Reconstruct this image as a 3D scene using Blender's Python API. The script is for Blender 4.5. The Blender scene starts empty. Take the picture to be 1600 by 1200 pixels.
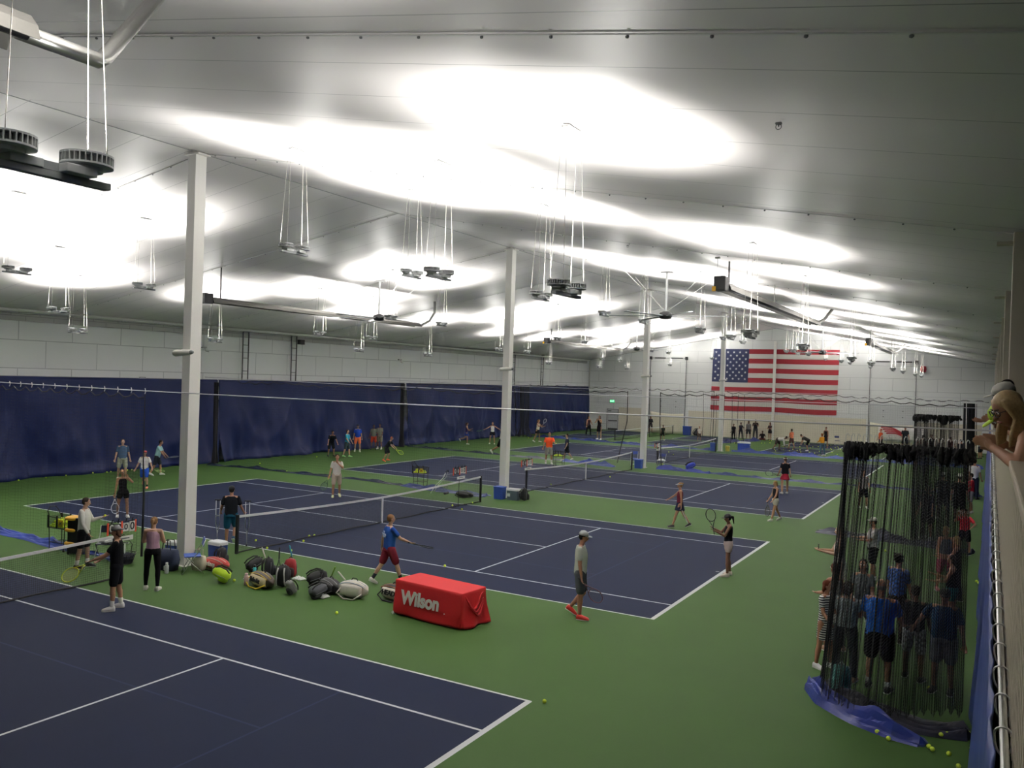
import bpy, bmesh, math, random
from mathutils import Vector, Matrix
random.seed(7)
V = Vector
PI = math.pi
SC = bpy.context.scene
COL = SC.collection

# ---------------------------------------------------------------- camera, exposure, light
def make_camera():
    yaw, pitch, roll = -0.5204, -0.0069, 0.0324
    cy, sy, cp, sp = math.cos(yaw), math.sin(yaw), math.cos(pitch), math.sin(pitch)
    f = V((sy*cp, cy*cp, sp)); r = V((cy, -sy, 0)); u = r.cross(f)
    cr, sr = math.cos(roll), math.sin(roll)
    R = cr*r + sr*u; U = -sr*r + cr*u
    cd = bpy.data.cameras.new('camera'); co = bpy.data.objects.new('camera', cd); COL.objects.link(co)
    M = Matrix.Identity(4)
    for i, a in enumerate((R, U, -f)):
        for j in range(3): M[j][i] = a[j]
    M.translation = V((18.0717, -22.8181, 5.1365))
    co.matrix_world = M
    cd.sensor_width = 36; cd.lens = 1305.23/1600*36; cd.clip_start = 0.05; cd.clip_end = 300
    SC.camera = co
make_camera()
SC.view_settings.view_transform = 'Standard'; SC.view_settings.look = 'None'
SC.view_settings.gamma = 1; SC.view_settings.use_curve_mapping = False
SC.view_settings.exposure = 0.18
w = bpy.data.worlds.new('hall_air'); SC.world = w; w.use_nodes = True
w.node_tree.nodes['Background'].inputs[0].default_value = (0.5, 0.5, 0.5, 1)
w.node_tree.nodes['Background'].inputs[1].default_value = 0.02
LAMP_POWER = 330
RIDGE, SLOPE = 10.75, 0.172
def roof_z(x): return RIDGE - SLOPE*abs(x)

# ---------------------------------------------------------------- materials
MATS = {}
def srgb(c):
    if isinstance(c, str):
        c = tuple(int(c[i:i+2], 16)/255 for i in (0, 2, 4))
    return tuple((v/12.92 if v <= 0.04045 else ((v+0.055)/1.055)**2.4) for v in c)
def mat(col, rough=0.7, metal=0.0, var=0.06, scale=30.0, bump=0.0, emit=0.0, spec=0.5, name=None):
    key = (str(col), rough, metal, var, scale, bump, emit, spec)
    if key in MATS: return MATS[key]
    m = bpy.data.materials.new(name or 'mat_%d' % len(MATS)); m.use_nodes = True
    nt = m.node_tree; b = nt.nodes['Principled BSDF']; c = srgb(col)
    b.inputs['Roughness'].default_value = rough; b.inputs['Metallic'].default_value = metal
    b.inputs['Specular IOR Level'].default_value = spec
    tc = nt.nodes.new('ShaderNodeTexCoord'); n = nt.nodes.new('ShaderNodeTexNoise'); n.inputs['Scale'].default_value = scale
    nt.links.new(tc.outputs['Object'], n.inputs['Vector'])
    mx = nt.nodes.new('ShaderNodeMix'); mx.data_type = 'RGBA'
    mx.inputs[6].default_value = (*[v*(1-var) for v in c], 1); mx.inputs[7].default_value = (*[min(1, v*(1+var)) for v in c], 1)
    nt.links.new(n.outputs['Fac'], mx.inputs[0]); nt.links.new(mx.outputs[2], b.inputs['Base Color'])
    if bump:
        bp = nt.nodes.new('ShaderNodeBump'); bp.inputs['Strength'].default_value = bump; bp.inputs['Distance'].default_value = 0.02
        nt.links.new(n.outputs['Fac'], bp.inputs['Height']); nt.links.new(bp.outputs['Normal'], b.inputs['Normal'])
    if emit:
        b.inputs['Emission Color'].default_value = (*c, 1); b.inputs['Emission Strength'].default_value = emit
    MATS[key] = m
    return m
def panel_mat(col, mortar, bw, bh, axis, off=(0, 0), msize=0.02, rough=0.6, low=None, lowz=0):
    m = bpy.data.materials.new('wall_panels'); m.use_nodes = True
    nt = m.node_tree; b = nt.nodes['Principled BSDF']; b.inputs['Roughness'].default_value = rough
    tc = nt.nodes.new('ShaderNodeTexCoord'); sp = nt.nodes.new('ShaderNodeSeparateXYZ'); cb = nt.nodes.new('ShaderNodeCombineXYZ')
    nt.links.new(tc.outputs['Object'], sp.inputs[0])
    ad = nt.nodes.new('ShaderNodeMath'); ad.operation = 'ADD'; ad.inputs[1].default_value = off[0]
    az = nt.nodes.new('ShaderNodeMath'); az.operation = 'ADD'; az.inputs[1].default_value = off[1]
    nt.links.new(sp.outputs[axis], ad.inputs[0]); nt.links.new(sp.outputs[2], az.inputs[0])
    nt.links.new(ad.outputs[0], cb.inputs[0]); nt.links.new(az.outputs[0], cb.inputs[1])
    br = nt.nodes.new('ShaderNodeTexBrick'); br.inputs['Scale'].default_value = 1
    br.inputs['Brick Width'].default_value = bw; br.inputs['Row Height'].default_value = bh
    br.inputs['Mortar Size'].default_value = msize; br.inputs['Mortar Smooth'].default_value = 0.3
    c = srgb(col)
    br.inputs['Color1'].default_value = (*c, 1); br.inputs['Color2'].default_value = (*[v*0.96 for v in c], 1)
    br.inputs['Mortar'].default_value = (*srgb(mortar), 1)
    nt.links.new(cb.outputs[0], br.inputs['Vector'])
    nt.links.new(br.outputs['Color'], b.inputs['Base Color'])
    return m
def ceiling_mat():
    m = bpy.data.materials.new('ceiling_liner'); m.use_nodes = True
    nt = m.node_tree; b = nt.nodes['Principled BSDF']
    b.inputs['Roughness'].default_value = 0.43; b.inputs['Specular IOR Level'].default_value = 0.55
    tc = nt.nodes.new('ShaderNodeTexCoord'); sp = nt.nodes.new('ShaderNodeSeparateXYZ')
    nt.links.new(tc.outputs['Object'], sp.inputs[0])
    # thin welded seams running up the slope, every 1.383 m along the hall
    a = nt.nodes.new('ShaderNodeMath'); a.operation = 'PINGPONG'; a.inputs[1].default_value = 0.6917
    s = nt.nodes.new('ShaderNodeMath'); s.operation = 'ADD'; s.inputs[1].default_value = 8.3
    nt.links.new(sp.outputs[1], s.inputs[0]); nt.links.new(s.outputs[0], a.inputs[0])
    l = nt.nodes.new('ShaderNodeMath'); l.operation = 'LESS_THAN'; l.inputs[1].default_value = 0.008
    nt.links.new(a.outputs[0], l.inputs[0])
    mx = nt.nodes.new('ShaderNodeMix'); mx.data_type = 'RGBA'
    mx.inputs[6].default_value = (0.69, 0.665, 0.66, 1); mx.inputs[7].default_value = (0.30, 0.30, 0.30, 1)
    nt.links.new(l.outputs[0], mx.inputs[0]); nt.links.new(mx.outputs[2], b.inputs['Base Color'])
    # slack of the liner: long soft billows
    n = nt.nodes.new('ShaderNodeTexNoise'); n.inputs['Scale'].default_value = 0.35; n.inputs['Detail'].default_value = 1
    mp = nt.nodes.new('ShaderNodeMapping'); mp.inputs['Scale'].default_value = (0.35, 1.6, 1)
    nt.links.new(tc.outputs['Object'], mp.inputs[0]); nt.links.new(mp.outputs[0], n.inputs['Vector'])
    bp = nt.nodes.new('ShaderNodeBump'); bp.inputs['Strength'].default_value = 0.25; bp.inputs['Distance'].default_value = 0.25
    nt.links.new(n.outputs['Fac'], bp.inputs['Height']); nt.links.new(bp.outputs['Normal'], b.inputs['Normal'])
    return m
STEEL = lambda: mat('c9cac8', 0.35, 0.9)
WHITE = lambda: mat('e6e4dd', 0.5)
BLACK = lambda: mat('131417', 0.6)

# ---------------------------------------------------------------- mesh builder
class MB:
    def __init__(s): s.v = []; s.f = []; s.m = []
    def add(s, vs, fs, mi=0):
        o = len(s.v); s.v += [tuple(v) for v in vs]; s.f += [tuple(i+o for i in f) for f in fs]; s.m += [mi]*len(fs); return s
    def box(s, c, d, rz=0, mi=0, R=None):
        c = V(c); h = V(d)/2; M = R if R is not None else Matrix.Rotation(rz, 3, 'Z')
        vs = [c + M @ V((h.x*i, h.y*j, h.z*k)) for i in (-1, 1) for j in (-1, 1) for k in (-1, 1)]
        return s.add(vs, [(0,1,3,2),(4,6,7,5),(0,4,5,1),(2,3,7,6),(0,2,6,4),(1,5,7,3)], mi)
    def loft(s, secs, n=14, mi=0, p=2.0, closed=False):
        vs = []; fs = []; k = len(secs)
        for c, a, b in secs:
            c, a, b = V(c), V(a), V(b)
            for i in range(n):
                t = 2*PI*i/n; x, y = math.cos(t), math.sin(t)
                if p != 2.0:
                    x = math.copysign(abs(x)**(2/p), x); y = math.copysign(abs(y)**(2/p), y)
                vs.append(c + a*x + b*y)
        for j in range(k if closed else k-1):
            for i in range(n):
                q = (i+1) % n; j2 = (j+1) % k
                fs.append((j*n+i, j*n+q, j2*n+q, j2*n+i))
        if not closed: fs += [tuple(range(n))[::-1], tuple((k-1)*n+i for i in range(n))]
        return s.add(vs, fs, mi)
    def cap(s, p0, p1, r0, r1=None, n=12, mi=0):
        """tapered capsule"""
        p0, p1 = V(p0), V(p1); r1 = r0 if r1 is None else r1
        d = p1-p0; L = d.length
        d = d/L if L > 1e-6 else V((0, 0, 1))
        t = V((1, 0, 0)) if abs(d.x) < 0.8 else V((0, 1, 0)); a = d.cross(t).normalized(); b = d.cross(a)
        secs = []
        for e in (-0.95, -0.6, 0): 
            r = r0*math.sqrt(1-e*e); secs.append((p0+d*e*r0, a*r, b*r))
        for e in (0, 0.6, 0.95):
            r = r1*math.sqrt(1-e*e); secs.append((p1+d*e*r1, a*r, b*r))
        return s.loft(secs, n, mi)
    def tube(s, pts, r, n=6, mi=0, closed=False):
        pts = [V(p) for p in pts]; secs = []; k = len(pts)
        pa = None
        for i, p in enumerate(pts):
            q0 = pts[(i-1) % k] if (closed or i) else p; q1 = pts[(i+1) % k] if (closed or i < k-1) else p
            d = (q1-q0).normalized()
            if pa is None:
                t = V((0, 0, 1)) if abs(d.z) < 0.8 else V((1, 0, 0)); a = d.cross(t).normalized()
            else: a = (pa - d*pa.dot(d)).normalized()
            pa = a; rr = r[i] if isinstance(r, (list, tuple)) else r
            secs.append((p, a*rr, d.cross(a)*rr))
        return s.loft(secs, n, mi, closed=closed)
    def ell(s, c, r, R=None, n=12, m=8, mi=0):
        c = V(c); M = R if R is not None else Matrix.Identity(3); secs = []
        for j in range(m+1):
            t = -PI/2 + PI*(j+0.08*(j == 0)-0.08*(j == m))/m
            secs.append((c + M @ V((0, 0, r[2]*math.sin(t))), M @ V((r[0]*math.cos(t), 0, 0)), M @ V((0, r[1]*math.cos(t), 0))))
        return s.loft(secs, n, mi)
    def lathe(s, prof, c=(0, 0, 0), n=20, mi=0):
        return s.loft([(V(c)+V((0, 0, z)), V((max(r, 1e-4), 0, 0)), V((0, max(r, 1e-4), 0))) for r, z in prof], n, mi)
    def strip(s, p, q, w, nrm, mi=0):
        p, q = V(p), V(q); d = (q-p).normalized().cross(V(nrm)).normalized()*w/2
        return s.add([p-d, p+d, q+d, q-d], [(0, 1, 2, 3)], mi)
    def build(s, name, mats, parent=None, smooth=False, **props):
        me = bpy.data.meshes.new(name); me.from_pydata(s.v, [], s.f)
        if not isinstance(mats, (list, tuple)): mats = [mats]
        for m in mats: me.materials.append(m)
        if len(mats) > 1: me.polygons.foreach_set('material_index', s.m)
        if smooth: me.polygons.foreach_set('use_smooth', [True]*len(me.polygons))
        me.update()
        o = bpy.data.objects.new(name, me); COL.objects.link(o)
        if parent is not None: o.parent = parent
        for k, v in props.items(): o[k] = v
        return o
def bevel(o, w=0.01, seg=2):
    m = o.modifiers.new('bevel', 'BEVEL'); m.width = w; m.segments = seg; m.limit_method = 'ANGLE'; return o
def thing(name, label, cat, loc=(0, 0, 0), rz=0, group=None):
    o = bpy.data.objects.new(name, None); COL.objects.link(o); o.empty_display_size = 0.1
    o.location = loc; o.rotation_euler = (0, 0, rz); o['label'] = label; o['category'] = cat
    if group: o['group'] = group
    return o
def tag(o, label, cat, group=None):
    o['label'] = label; o['category'] = cat
    if group: o['group'] = group
    return o
def struct(name, mb, m, **k): return mb.build(name, m, None, kind='structure', **k)
def dup(root, loc=None, rz=None, label=None, group=None):
    r = root.copy(); COL.objects.link(r)
    if loc is not None: r.location = loc
    if rz is not None: r.rotation_euler = (0, 0, rz)
    if label: r['label'] = label
    if group: r['group'] = group
    for ch in list(root.children):
        c = ch.copy(); COL.objects.link(c); c.parent = r
        for g in list(ch.children):
            d = g.copy(); COL.objects.link(d); d.parent = c
    return r
def text_mesh(name, body, size, m, parent, M, depth=0.004, shear=0.0, bold=0.0, sx=1.0):
    cu = bpy.data.curves.new(name, 'FONT'); cu.body = body; cu.size = size; cu.extrude = depth; cu.shear = shear; cu.offset = bold
    cu.align_x = 'CENTER'; cu.align_y = 'CENTER'
    t = bpy.data.objects.new(name, cu); COL.objects.link(t)
    dg = bpy.context.evaluated_depsgraph_get(); me = bpy.data.meshes.new_from_object(t.evaluated_get(dg))
    bpy.data.objects.remove(t)
    me.transform(Matrix.Diagonal((sx, 1, 1, 1))); me.materials.clear(); me.materials.append(m); me.transform(M)
    o = bpy.data.objects.new(name, me); COL.objects.link(o); o.parent = parent
    return o

# ---------------------------------------------------------------- the hall
WY, X0, X1, Y0 = 59.5, -19.5, 26.0, -34.0
COURTS = [-16.556, 0.0, 16.71, 33.9]
def floor():
    rects = []   # (x0,x1,y0,y1,material) later ones on top
    wv = 0.05
    for ci, cy in enumerate(COURTS):
        L, D, S, W = 11.885, 5.485, 4.115, 6.4
        rects.append((-L, L, cy-D, cy+D, 1))
        # faint junior lines blended into the blue
        for x in (-9.14, 9.14): rects.append((x-0.02, x+0.02, cy-S, cy+S, 3))
        for y in (-2.4, 2.4): rects.append((-9.14, 9.14, cy+y-0.02, cy+y+0.02, 3))
        def hl(x0, x1, y, w=wv): rects.append((x0, x1, cy+y-w/2, cy+y+w/2, 2))
        def vl(x, y0, y1, w=wv): rects.append((x-w/2, x+w/2, cy+y0, cy+y1, 2))
        for y in (-D, D, -S, S): hl(-L, L, y)
        hl(-W, W, 0)
        for s in (-1, 1):
            vl(s*(L-0.04), -D, D, 0.1); vl(s*W, -S, S)
            x = s*(L-0.13); rects.append((min(x, x-s*0.1), max(x, x-s*0.1), cy-0.025, cy+0.025, 2))
    for cx in (-9.7, 9.1):
        for cy in (47.5, 55.4):
            for a, b in ((cx-6.7, cx-2.13), (cx+2.13, cx+6.7)):
                rects.append((a, b, cy-3.05, cy+3.05, 1)); rects.append((a, b, cy-0.03, cy+0.03, 2))
            for y in (-3.05, 3.05): rects.append((cx-6.7, cx+6.7, cy+y-0.03, cy+y+0.03, 2))
            for x in (-6.7, -2.13, 2.13, 6.7): rects.append((cx+x-0.035, cx+x+0.035, cy-3.05, cy+3.05, 2))
    xs = sorted(set([X0, X1] + [v for r in rects for v in r[:2]])); ys = sorted(set([Y0, WY] + [v for r in rects for v in r[2:4]]))
    mb = MB(); nx = len(xs)
    vs = [(x, y, 0) for y in ys for x in xs]; fs = []; ms = []
    for j in range(len(ys)-1):
        cy = (ys[j]+ys[j+1])/2; act = [r for r in rects if r[2] < cy < r[3]]
        for i in range(nx-1):
            cx = (xs[i]+xs[i+1])/2; k = 0
            for r in act:
                if r[0] < cx < r[1]: k = r[4]
            fs.append((j*nx+i, j*nx+i+1, (j+1)*nx+i+1, (j+1)*nx+i)); ms.append(k)
    mb.v = vs; mb.f = fs; mb.m = ms
    return struct('floor', mb, [mat('3a5429', 0.7, var=0.07, scale=0.8, spec=0.12), mat('171f36', 0.75, var=0.06, scale=0.8, spec=0.1),
                                mat('c9ccce', 0.6, var=0.02, spec=0.2), mat('202b46', 0.75, var=0.1, scale=2, spec=0.1)])
floor()
def shell():
    z0 = roof_z(X0)
    mb = MB(); mb.box((X0-0.15, (Y0+WY)/2, z0/2), (0.3, WY-Y0, z0+0.1))
    struct('wall_left', mb, panel_mat('eff2f2', 'b4b8ba', 2.52*1.0, 1.255, 1, (-1.0, 0.14), 0.02))
    mb = MB(); y = WY
    def gab(mb, y0, y1):
        pr = [(X0, 0), (X1, 0), (X1, roof_z(X1)), (0, RIDGE), (X0, z0)]
        n = 5; vs = [(x, y0, z) for x, z in pr]+[(x, y1, z) for x, z in pr]
        mb.add(vs, [tuple(range(n)), tuple(range(n, 2*n))[::-1]]+[(i, i+n, (i+1) % n+n, (i+1) % n) for i in range(n)])
    gab(mb, WY, WY+0.3); struct('wall_back', mb, panel_mat('e6e8e7', 'b9bcbc', 3.6, 1.12, 0, (0.4, 0.5), 0.018))
    mb = MB(); gab(mb, Y0-0.3, Y0); struct('wall_front', mb, mat('c3c7c8', 0.7))
    mb = MB(); mb.box((X1+0.15, (Y0+WY)/2, 4), (0.3, WY-Y0, 8)); struct('wall_right', mb, mat('3a3a3c', 0.8))
    # roof liner: two slopes with their thickness, gently sagging between the rafters
    mb = MB(); ys = []; k = -34.0
    NY = 130; NX = 24
    vs = []; fs = []
    xs = [X0+(0-X0)*i/NX for i in range(NX)]+[X1*i/NX for i in range(NX+1)]
    for j in range(NY+1):
        yy = Y0+(WY-Y0)*j/NY; t = ((yy+8.0)/8.3) % 1.0; sag = 0.05*math.sin(PI*t)**0.6 if 0 < t < 1 else 0
        for x in xs: vs.append((x, yy, roof_z(x)+0.10-0.10+sag*0.6))
    nx = len(xs)
    for j in range(NY):
        for i in range(nx-1): fs.append((j*nx+i, (j+1)*nx+i, (j+1)*nx+i+1, j*nx+i+1))
    o = len(vs); mb.add(vs, fs)
    mb.add([(X0, Y0, z0+.3), (0, Y0, RIDGE+.3), (X1, Y0, roof_z(X1)+.3), (X0, WY, z0+.3), (0, WY, RIDGE+.3), (X1, WY, roof_z(X1)+.3)], [(0, 1, 4, 3), (1, 2, 5, 4)])
    c = struct('ceiling', mb, ceiling_mat(), smooth=True)
    # rafters behind the liner: a clamping strip with screw heads, one object per frame line
    for i, yy in enumerate((-24.5, -16.15, -7.95, 0.4, 8.5, 16.7, 24.9, 33.2, 41.5, 50.0)):
        mb = MB()
        for s, xe in ((-1, X0), (1, 18.3)):
            a = V((0, yy, RIDGE-0.012)); b = V((xe, yy, roof_z(xe)-0.012)); d = (b-a).normalized()
            up = V((0, 1, 0)).cross(d); R = Matrix((d, (0, 1, 0), -d.cross(V((0, 1, 0))) if s > 0 else d.cross(V((0, 1, 0))))).transposed()
            mb.box((a+b)/2, ((b-a).length, 0.028, 0.012), R=R)
            for q in range(int((b-a).length/0.75)):
                mb.ell(a+d*(0.5+0.75*q)+V((0, 0, -0.02)), (0.02, 0.02, 0.015), n=6, m=3, mi=1)
        struct('trim_%d' % (i+1), mb, [mat('cfd0cd', 0.45), mat('75787a', 0.5)])
    mb = MB(); mb.box((0, (Y0+WY)/2, RIDGE-0.015), (0.03, WY-Y0, 0.012)); struct('trim_ridge', mb, mat('9a9c9c', 0.5))
    # cream lower liner and seams of the back wall
    mb = MB()
    for a, b, z in ((-16.0, -12.95, 2.45), (-8.4, 8.3, 2.45), (12.4, 17.5, 2.4)):
        mb.box(((a+b)/2, WY-0.012, z/2), (b-a, 0.024, z))
    struct('trim_wainscot', mb, mat('d6d0bd', 0.6))
    # the top course of pale blocks under the gable
    mb = MB(); mb.box((0, WY-0.01, 9.35), (14.0, 0.02, 0.03)); struct('trim_course', mb, mat('e8e8e4', 0.5))
shell()
def columns():
    pts = [(0, -8.1, RIDGE), (0, 8.3, RIDGE), (0, 24.9, RIDGE), (0, 41.5, RIDGE)]
    for i, (x, y, h) in enumerate(pts):
        mb = MB(); mb.box((0, 0, h/2), (0.30, 0.34, h))
        mb.box((0, 0, h-0.09), (0.55, 0.4, 0.04)); mb.box((0, 0, 0.01), (0.42, 0.46, 0.02))
        o = bevel(struct('column_%d' % (i+1), mb, mat('f3f2ec', 0.45, var=0.02))); o.location = (x, y, 0); o.name = 'trim_column'
    mb = MB(); mb.box((0, WY-0.19, 4.75), (0.24, 0.20, 9.5)); o = bevel(struct('trim_column', mb, mat('f3f2ec', 0.45, var=0.02)))
    # columns of the gallery side
    for k, y in enumerate((-7.9, 0.4, 8.6, 16.8, 25.1, 33.4, 41.6, 49.9)):
        mb = MB(); z = roof_z(18.3)
        mb.box((18.50, y, z/2), (0.40, 0.30, z)); mb.box((18.33, y, z-0.15), (0.5, 0.2, 0.05))
        bevel(struct('trim_gallery_column', mb, mat('b9b1a2', 0.5, var=0.02)))
columns()
def gallery():
    mb = MB(); mb.box((22.1, 12.5, 3.55), (7.7, 93.5, 0.28)); struct('floor_gallery', mb, mat('4c4d50', 0.7))
    mb = MB(); mb.box((22.1, 12.5, 3.3), (7.7, 93.5, 0.2)); struct('ceiling_gallery', mb, mat('333436', 0.7))
    # half wall of the gallery with its cap
    mb = MB(); mb.box((18.26, 12.5, 4.16), (0.08, 93.5, 1.14))
    y = -33.0
    while y < 59:
        mb.box((18.21, y, 4.14), (0.03, 0.05, 1.06)); y += 0.14 if y < -5 else 0.5
    struct('wall_gallery', mb, mat('cfc8b8', 0.6))
    mb = MB(); mb.box((18.235, 12.5, 4.755), (0.13, 93.5, 0.05)); bevel(struct('trim_gallery_cap', mb, mat('b3a893', 0.45)), 0.008)
    # inner wall behind the curtain, below the gallery
    mb = MB(); mb.box((19.2, 12.5, 1.7), (0.15, 93.5, 3.4)); struct('wall_under_gallery', mb, mat('4a4a4c', 0.8))
gallery()

# ---------------------------------------------------------------- lamps
def pendant():
    t = thing('pendant_light', 'x', 'light'); grey = mat('b4b8b8', 0.5, 0.1); dark = mat('85898b', 0.5, 0.1)
    mb = MB(); mb.box((0, 0, -0.10), (0.07, 0.78, 0.04)); mb.box((0, 0, -0.05), (0.05, 0.5, 0.05)); mb.build('rail', dark, t)
    for s in (-1, 1):
        y = 0.245*s
        mb = MB(); mb.lathe([(0.09, -0.005), (0.155, 0), (0.155, 0.012), (0.10, 0.014)], (0, y, 0.0), 24)
        mb.lathe([(0.10, 0.06), (0.155, 0.062), (0.155, 0.074), (0.10, 0.076)], (0, y, 0.0), 24)
        mb.lathe([(0.095, -0.03), (0.095, 0.076)], (0, y, 0), 20)
        for k in range(30):
            a = 2*PI*k/30; mb.box((0.127*math.cos(a), y+0.127*math.sin(a), 0.037), (0.055, 0.007, 0.05), a)
        h = mb.build('heat_sink', grey, t)
        mb = MB(); mb.lathe([(0.085, 0.075), (0.08, 0.082), (0.0, 0.083)], (0, y, 0), 20); mb.build('lens', mat('ffffff', 0.3, emit=4.0), h)
        mb = MB(); mb.box((0.03*s, y*0.62, -0.05), (0.15, 0.20, 0.055)); bevel(mb.build('driver_box', grey, t), 0.006)
        for q in (-1, 1):
            mb = MB(); mb.tube([(0.10*q, y+0.07*s, 0.06), (0.035*q, y*0.9, 2.12-SLOPE*0)], 0.0034, 5)
            mb.build('cable', mat('75736d', 0.6), t)
    mb = MB(); mb.box((0, 0, 2.105), (0.12, 0.42, 0.03)); mb.box((0, 0, 2.08), (0.05, 0.10, 0.04)); mb.build('ceiling_bracket', grey, t)
    ld = bpy.data.lights.new('uplight', 'AREA'); ld.shape = 'ELLIPSE'; ld.size = 0.22; ld.size_y = 0.70; ld.energy = LAMP_POWER
    ld.color = (1.0, 0.975, 0.93); ld.spread = math.radians(116)
    lo = bpy.data.objects.new('uplight', ld); COL.objects.link(lo); lo.parent = t; lo.location = (0, 0, 0.10); lo.rotation_euler = (PI, 0, 0)
    l2 = ld.copy(); l2.spread = PI; l2.energy = LAMP_POWER*0.26; ld.energy = LAMP_POWER*0.80
    lo = bpy.data.objects.new('uplight_spill', l2); COL.objects.link(lo); lo.parent = t; lo.location = (0, 0, 0.10); lo.rotation_euler = (PI, 0, 0)
    return t
def all_pendants():
    proto = pendant(); first = True
    cn = ('nearest', 'second', 'third', 'fourth', 'farthest'); 
    for k in range(-1, 4):
        for nm, x, ys in (('right outer', 13.1, (-2.9, 3.5)), ('right middle', 8.8, (-5.4, 7.0)), ('right inner', 5.0, (-5.4, 7.0)),
                          ('left inner', -5.4, (-5.6, 7.0)), ('left middle', -9.6, (-5.8, 7.0)), ('left outer', -12.7, (-3.1, 3.5))):
            for q, y in enumerate(ys):
                yy = y + 16.6*k
                if yy > 57.5: yy = 56.5
                if x == 13.1 and k == -1: yy = (-19.85, -12.75)[q]
                if k == -1 and q == 0 and x != 13.1: continue
                lab = 'twin pendant uplight over the %s court, %s row, %s of two' % (cn[k+1], nm, ('nearer', 'farther')[q])
                loc = (x, yy, roof_z(x)-2.12)
                if first: proto.location = loc; proto['label'] = lab; proto['group'] = 'pendant uplights'; first = False
                else: dup(proto, loc, 0, lab, 'pendant uplights')
all_pendants()

def fan(x, y, lab, rot, guy=True):
    zr = roof_z(x); t = thing('ceiling_fan', lab, 'fan', (x, y, zr-1.75), rot, 'large ceiling fans')
    mb = MB(); mb.tube([(0, 0, 0.1), (0, 0, 1.75)], 0.045, 10); mb.build('down_rod', mat('b5b8b8', 0.4, 0.3), t)
    mb = MB(); mb.box((0, 0, 1.72), (0.5, 0.16, 0.05)); mb.build('mounting_plate', mat('8a8c8c', 0.5), t)
    mb = MB(); mb.lathe([(0.12, 0.16), (0.24, 0.1), (0.27, 0.0), (0.22, -0.12), (0.1, -0.15)]); mb.build('motor_housing', BLACK(), t, True)
    for k in range(6):
        a = 2*PI*k/6; c, s = math.cos(a), math.sin(a)
        mb = MB(); M = Matrix.Rotation(a, 3, 'Z') @ Matrix.Rotation(0.12, 3, 'X')
        mb.box((1.35*c, 1.35*s, -0.02), (2.2, 0.16, 0.02), R=M); mb.box((0.3*c, 0.3*s, -0.02), (0.3, 0.08, 0.03), R=M)
        bevel(mb.build('blade', mat('8e9396', 0.35, 0.5), t), 0.004)
    for k in range(4):
        a = PI/4+PI/2*k; mb = MB(); mb.tube([(0.1*math.cos(a), 0.1*math.sin(a), 0.2), (2.2*math.cos(a), 2.2*math.sin(a), min(1.74, 1.74-SLOPE*(abs(x+2.2*math.cos(a+rot))-abs(x))))], 0.006, 4)
        mb.build('guy_wire', mat('c8c8c4', 0.4, 0.5), t)
fan(-7.06, 8.2, 'black hubbed ceiling fan left of the second column beside the heater tube', 0.35)
fan(6.7, 9.2, 'ceiling fan in the middle with pale blades, seen by the third column', 0.2)
fan(-6.8, 40.6, 'small far ceiling fan behind the third column', 0.1)
fan(7.5, 40.2, 'far ceiling fan in front of the flag', 0.3)

def heater(y0, y1, x, z, lab, box_at, stackx, drop=True, elbow=1, tail=None):
    """tube heater: black burner box, long reflector hood with its black tube, steel exhaust elbow"""
    t = thing('tube_heater', lab, 'heater', (x, y0, z), 0, 'gas tube heaters under the roof'); L = y1-y0; s = 1 if L > 0 else -1
    mb = MB(); mb.box((0, -0.3*s*0, 0.05), (0.34, 0.42, 0.42)); bevel(mb.build('burner_box', mat('191b1d', 0.5), t), 0.02)
    mb = MB(); mb.box((-0.14, -0.27, -0.12), (0.1, 0.06, 0.14)); mb.build('gas_valve', mat('d9a520', 0.5), t)
    mb = MB(); w = 0.24
    prof = [(-w, -0.10), (-w+0.04, 0.02), (-0.1, 0.12), (0.1, 0.12), (w-0.04, 0.02), (w, -0.10), (w-0.012, -0.10), (w-0.05, 0.01), (0.1, 0.105), (-0.1, 0.105), (-w+0.05, 0.01), (-w+0.012, -0.10)]
    n = len(prof); vs = [(a, 0.2*s, b) for a, b in prof]+[(a, L, b) for a, b in prof]
    mb.add(vs, [(i, (i+1) % n, (i+1) % n+n, i+n) for i in range(n)]); mb.build('reflector', mat('74736e', 0.45, 0.4), t)
    mb = MB(); mb.tube([(0.05, 0.2*s, -0.02), (0.05, L, -0.02)], 0.05, 10); mb.tube([(-0.08, 0.2*s, -0.02), (-0.08, L-0.2*s, -0.02)], 0.04, 8); mb.build('radiant_tube', mat('2a2b2d', 0.5, 0.5), t, True)
    zr = roof_z(x+stackx)-z
    mb = MB(); mb.tube([(0.0, L-0.05*s, 0), (0.0, L+0.65, 0), (tail[0]*0.04, L+0.72, 0.05), (tail[0], L+tail[1], zr)] if tail else [(0.0, L-0.05*s, 0), (0.0, L+0.25*s, 0), (stackx*0.45, L+0.9*s, 0.28), (stackx, L+1.2*s*elbow, 0.75), (stackx, L+1.2*s*elbow, zr)], 0.07, 12); mb.build('exhaust_pipe', mat('b9bab6', 0.3, 0.9), t, True)
    for q in (0.05, 0.45, 0.85):
        mb = MB(); mb.tube([(0, L*q, 0.12), (0, L*q, roof_z(x)-z)], 0.012 if q > 0.1 else 0.03, 5); mb.build('hanger', mat('3a3c3e' if q < 0.1 else 'b5b5b0', 0.5), t)
heater(1.2, 16.3, 11.2, 8.02, 'tube heater with black burner box on the right, in front of the flag', 0, 0.5)
heater(-0.2, 13.9, -8.95, 7.85, 'long tube heater behind the first column, burner box touching the column', 0, 0.2)
heater(32.2, 46.6, -10.6, 7.97, 'far tube heater above the dark blue curtain, left of the third column', 0, 0.4)
heater(30.0, 45.0, 11.8, 7.9, 'far tube heater right of the flag', 0, 0.6)
heater(-33.0, -18.95, 11.2, 7.8, 'near tube heater at the top left whose steel exhaust elbow rises to the roof', 0, -0.45, tail=(-0.55, 1.65))

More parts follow.
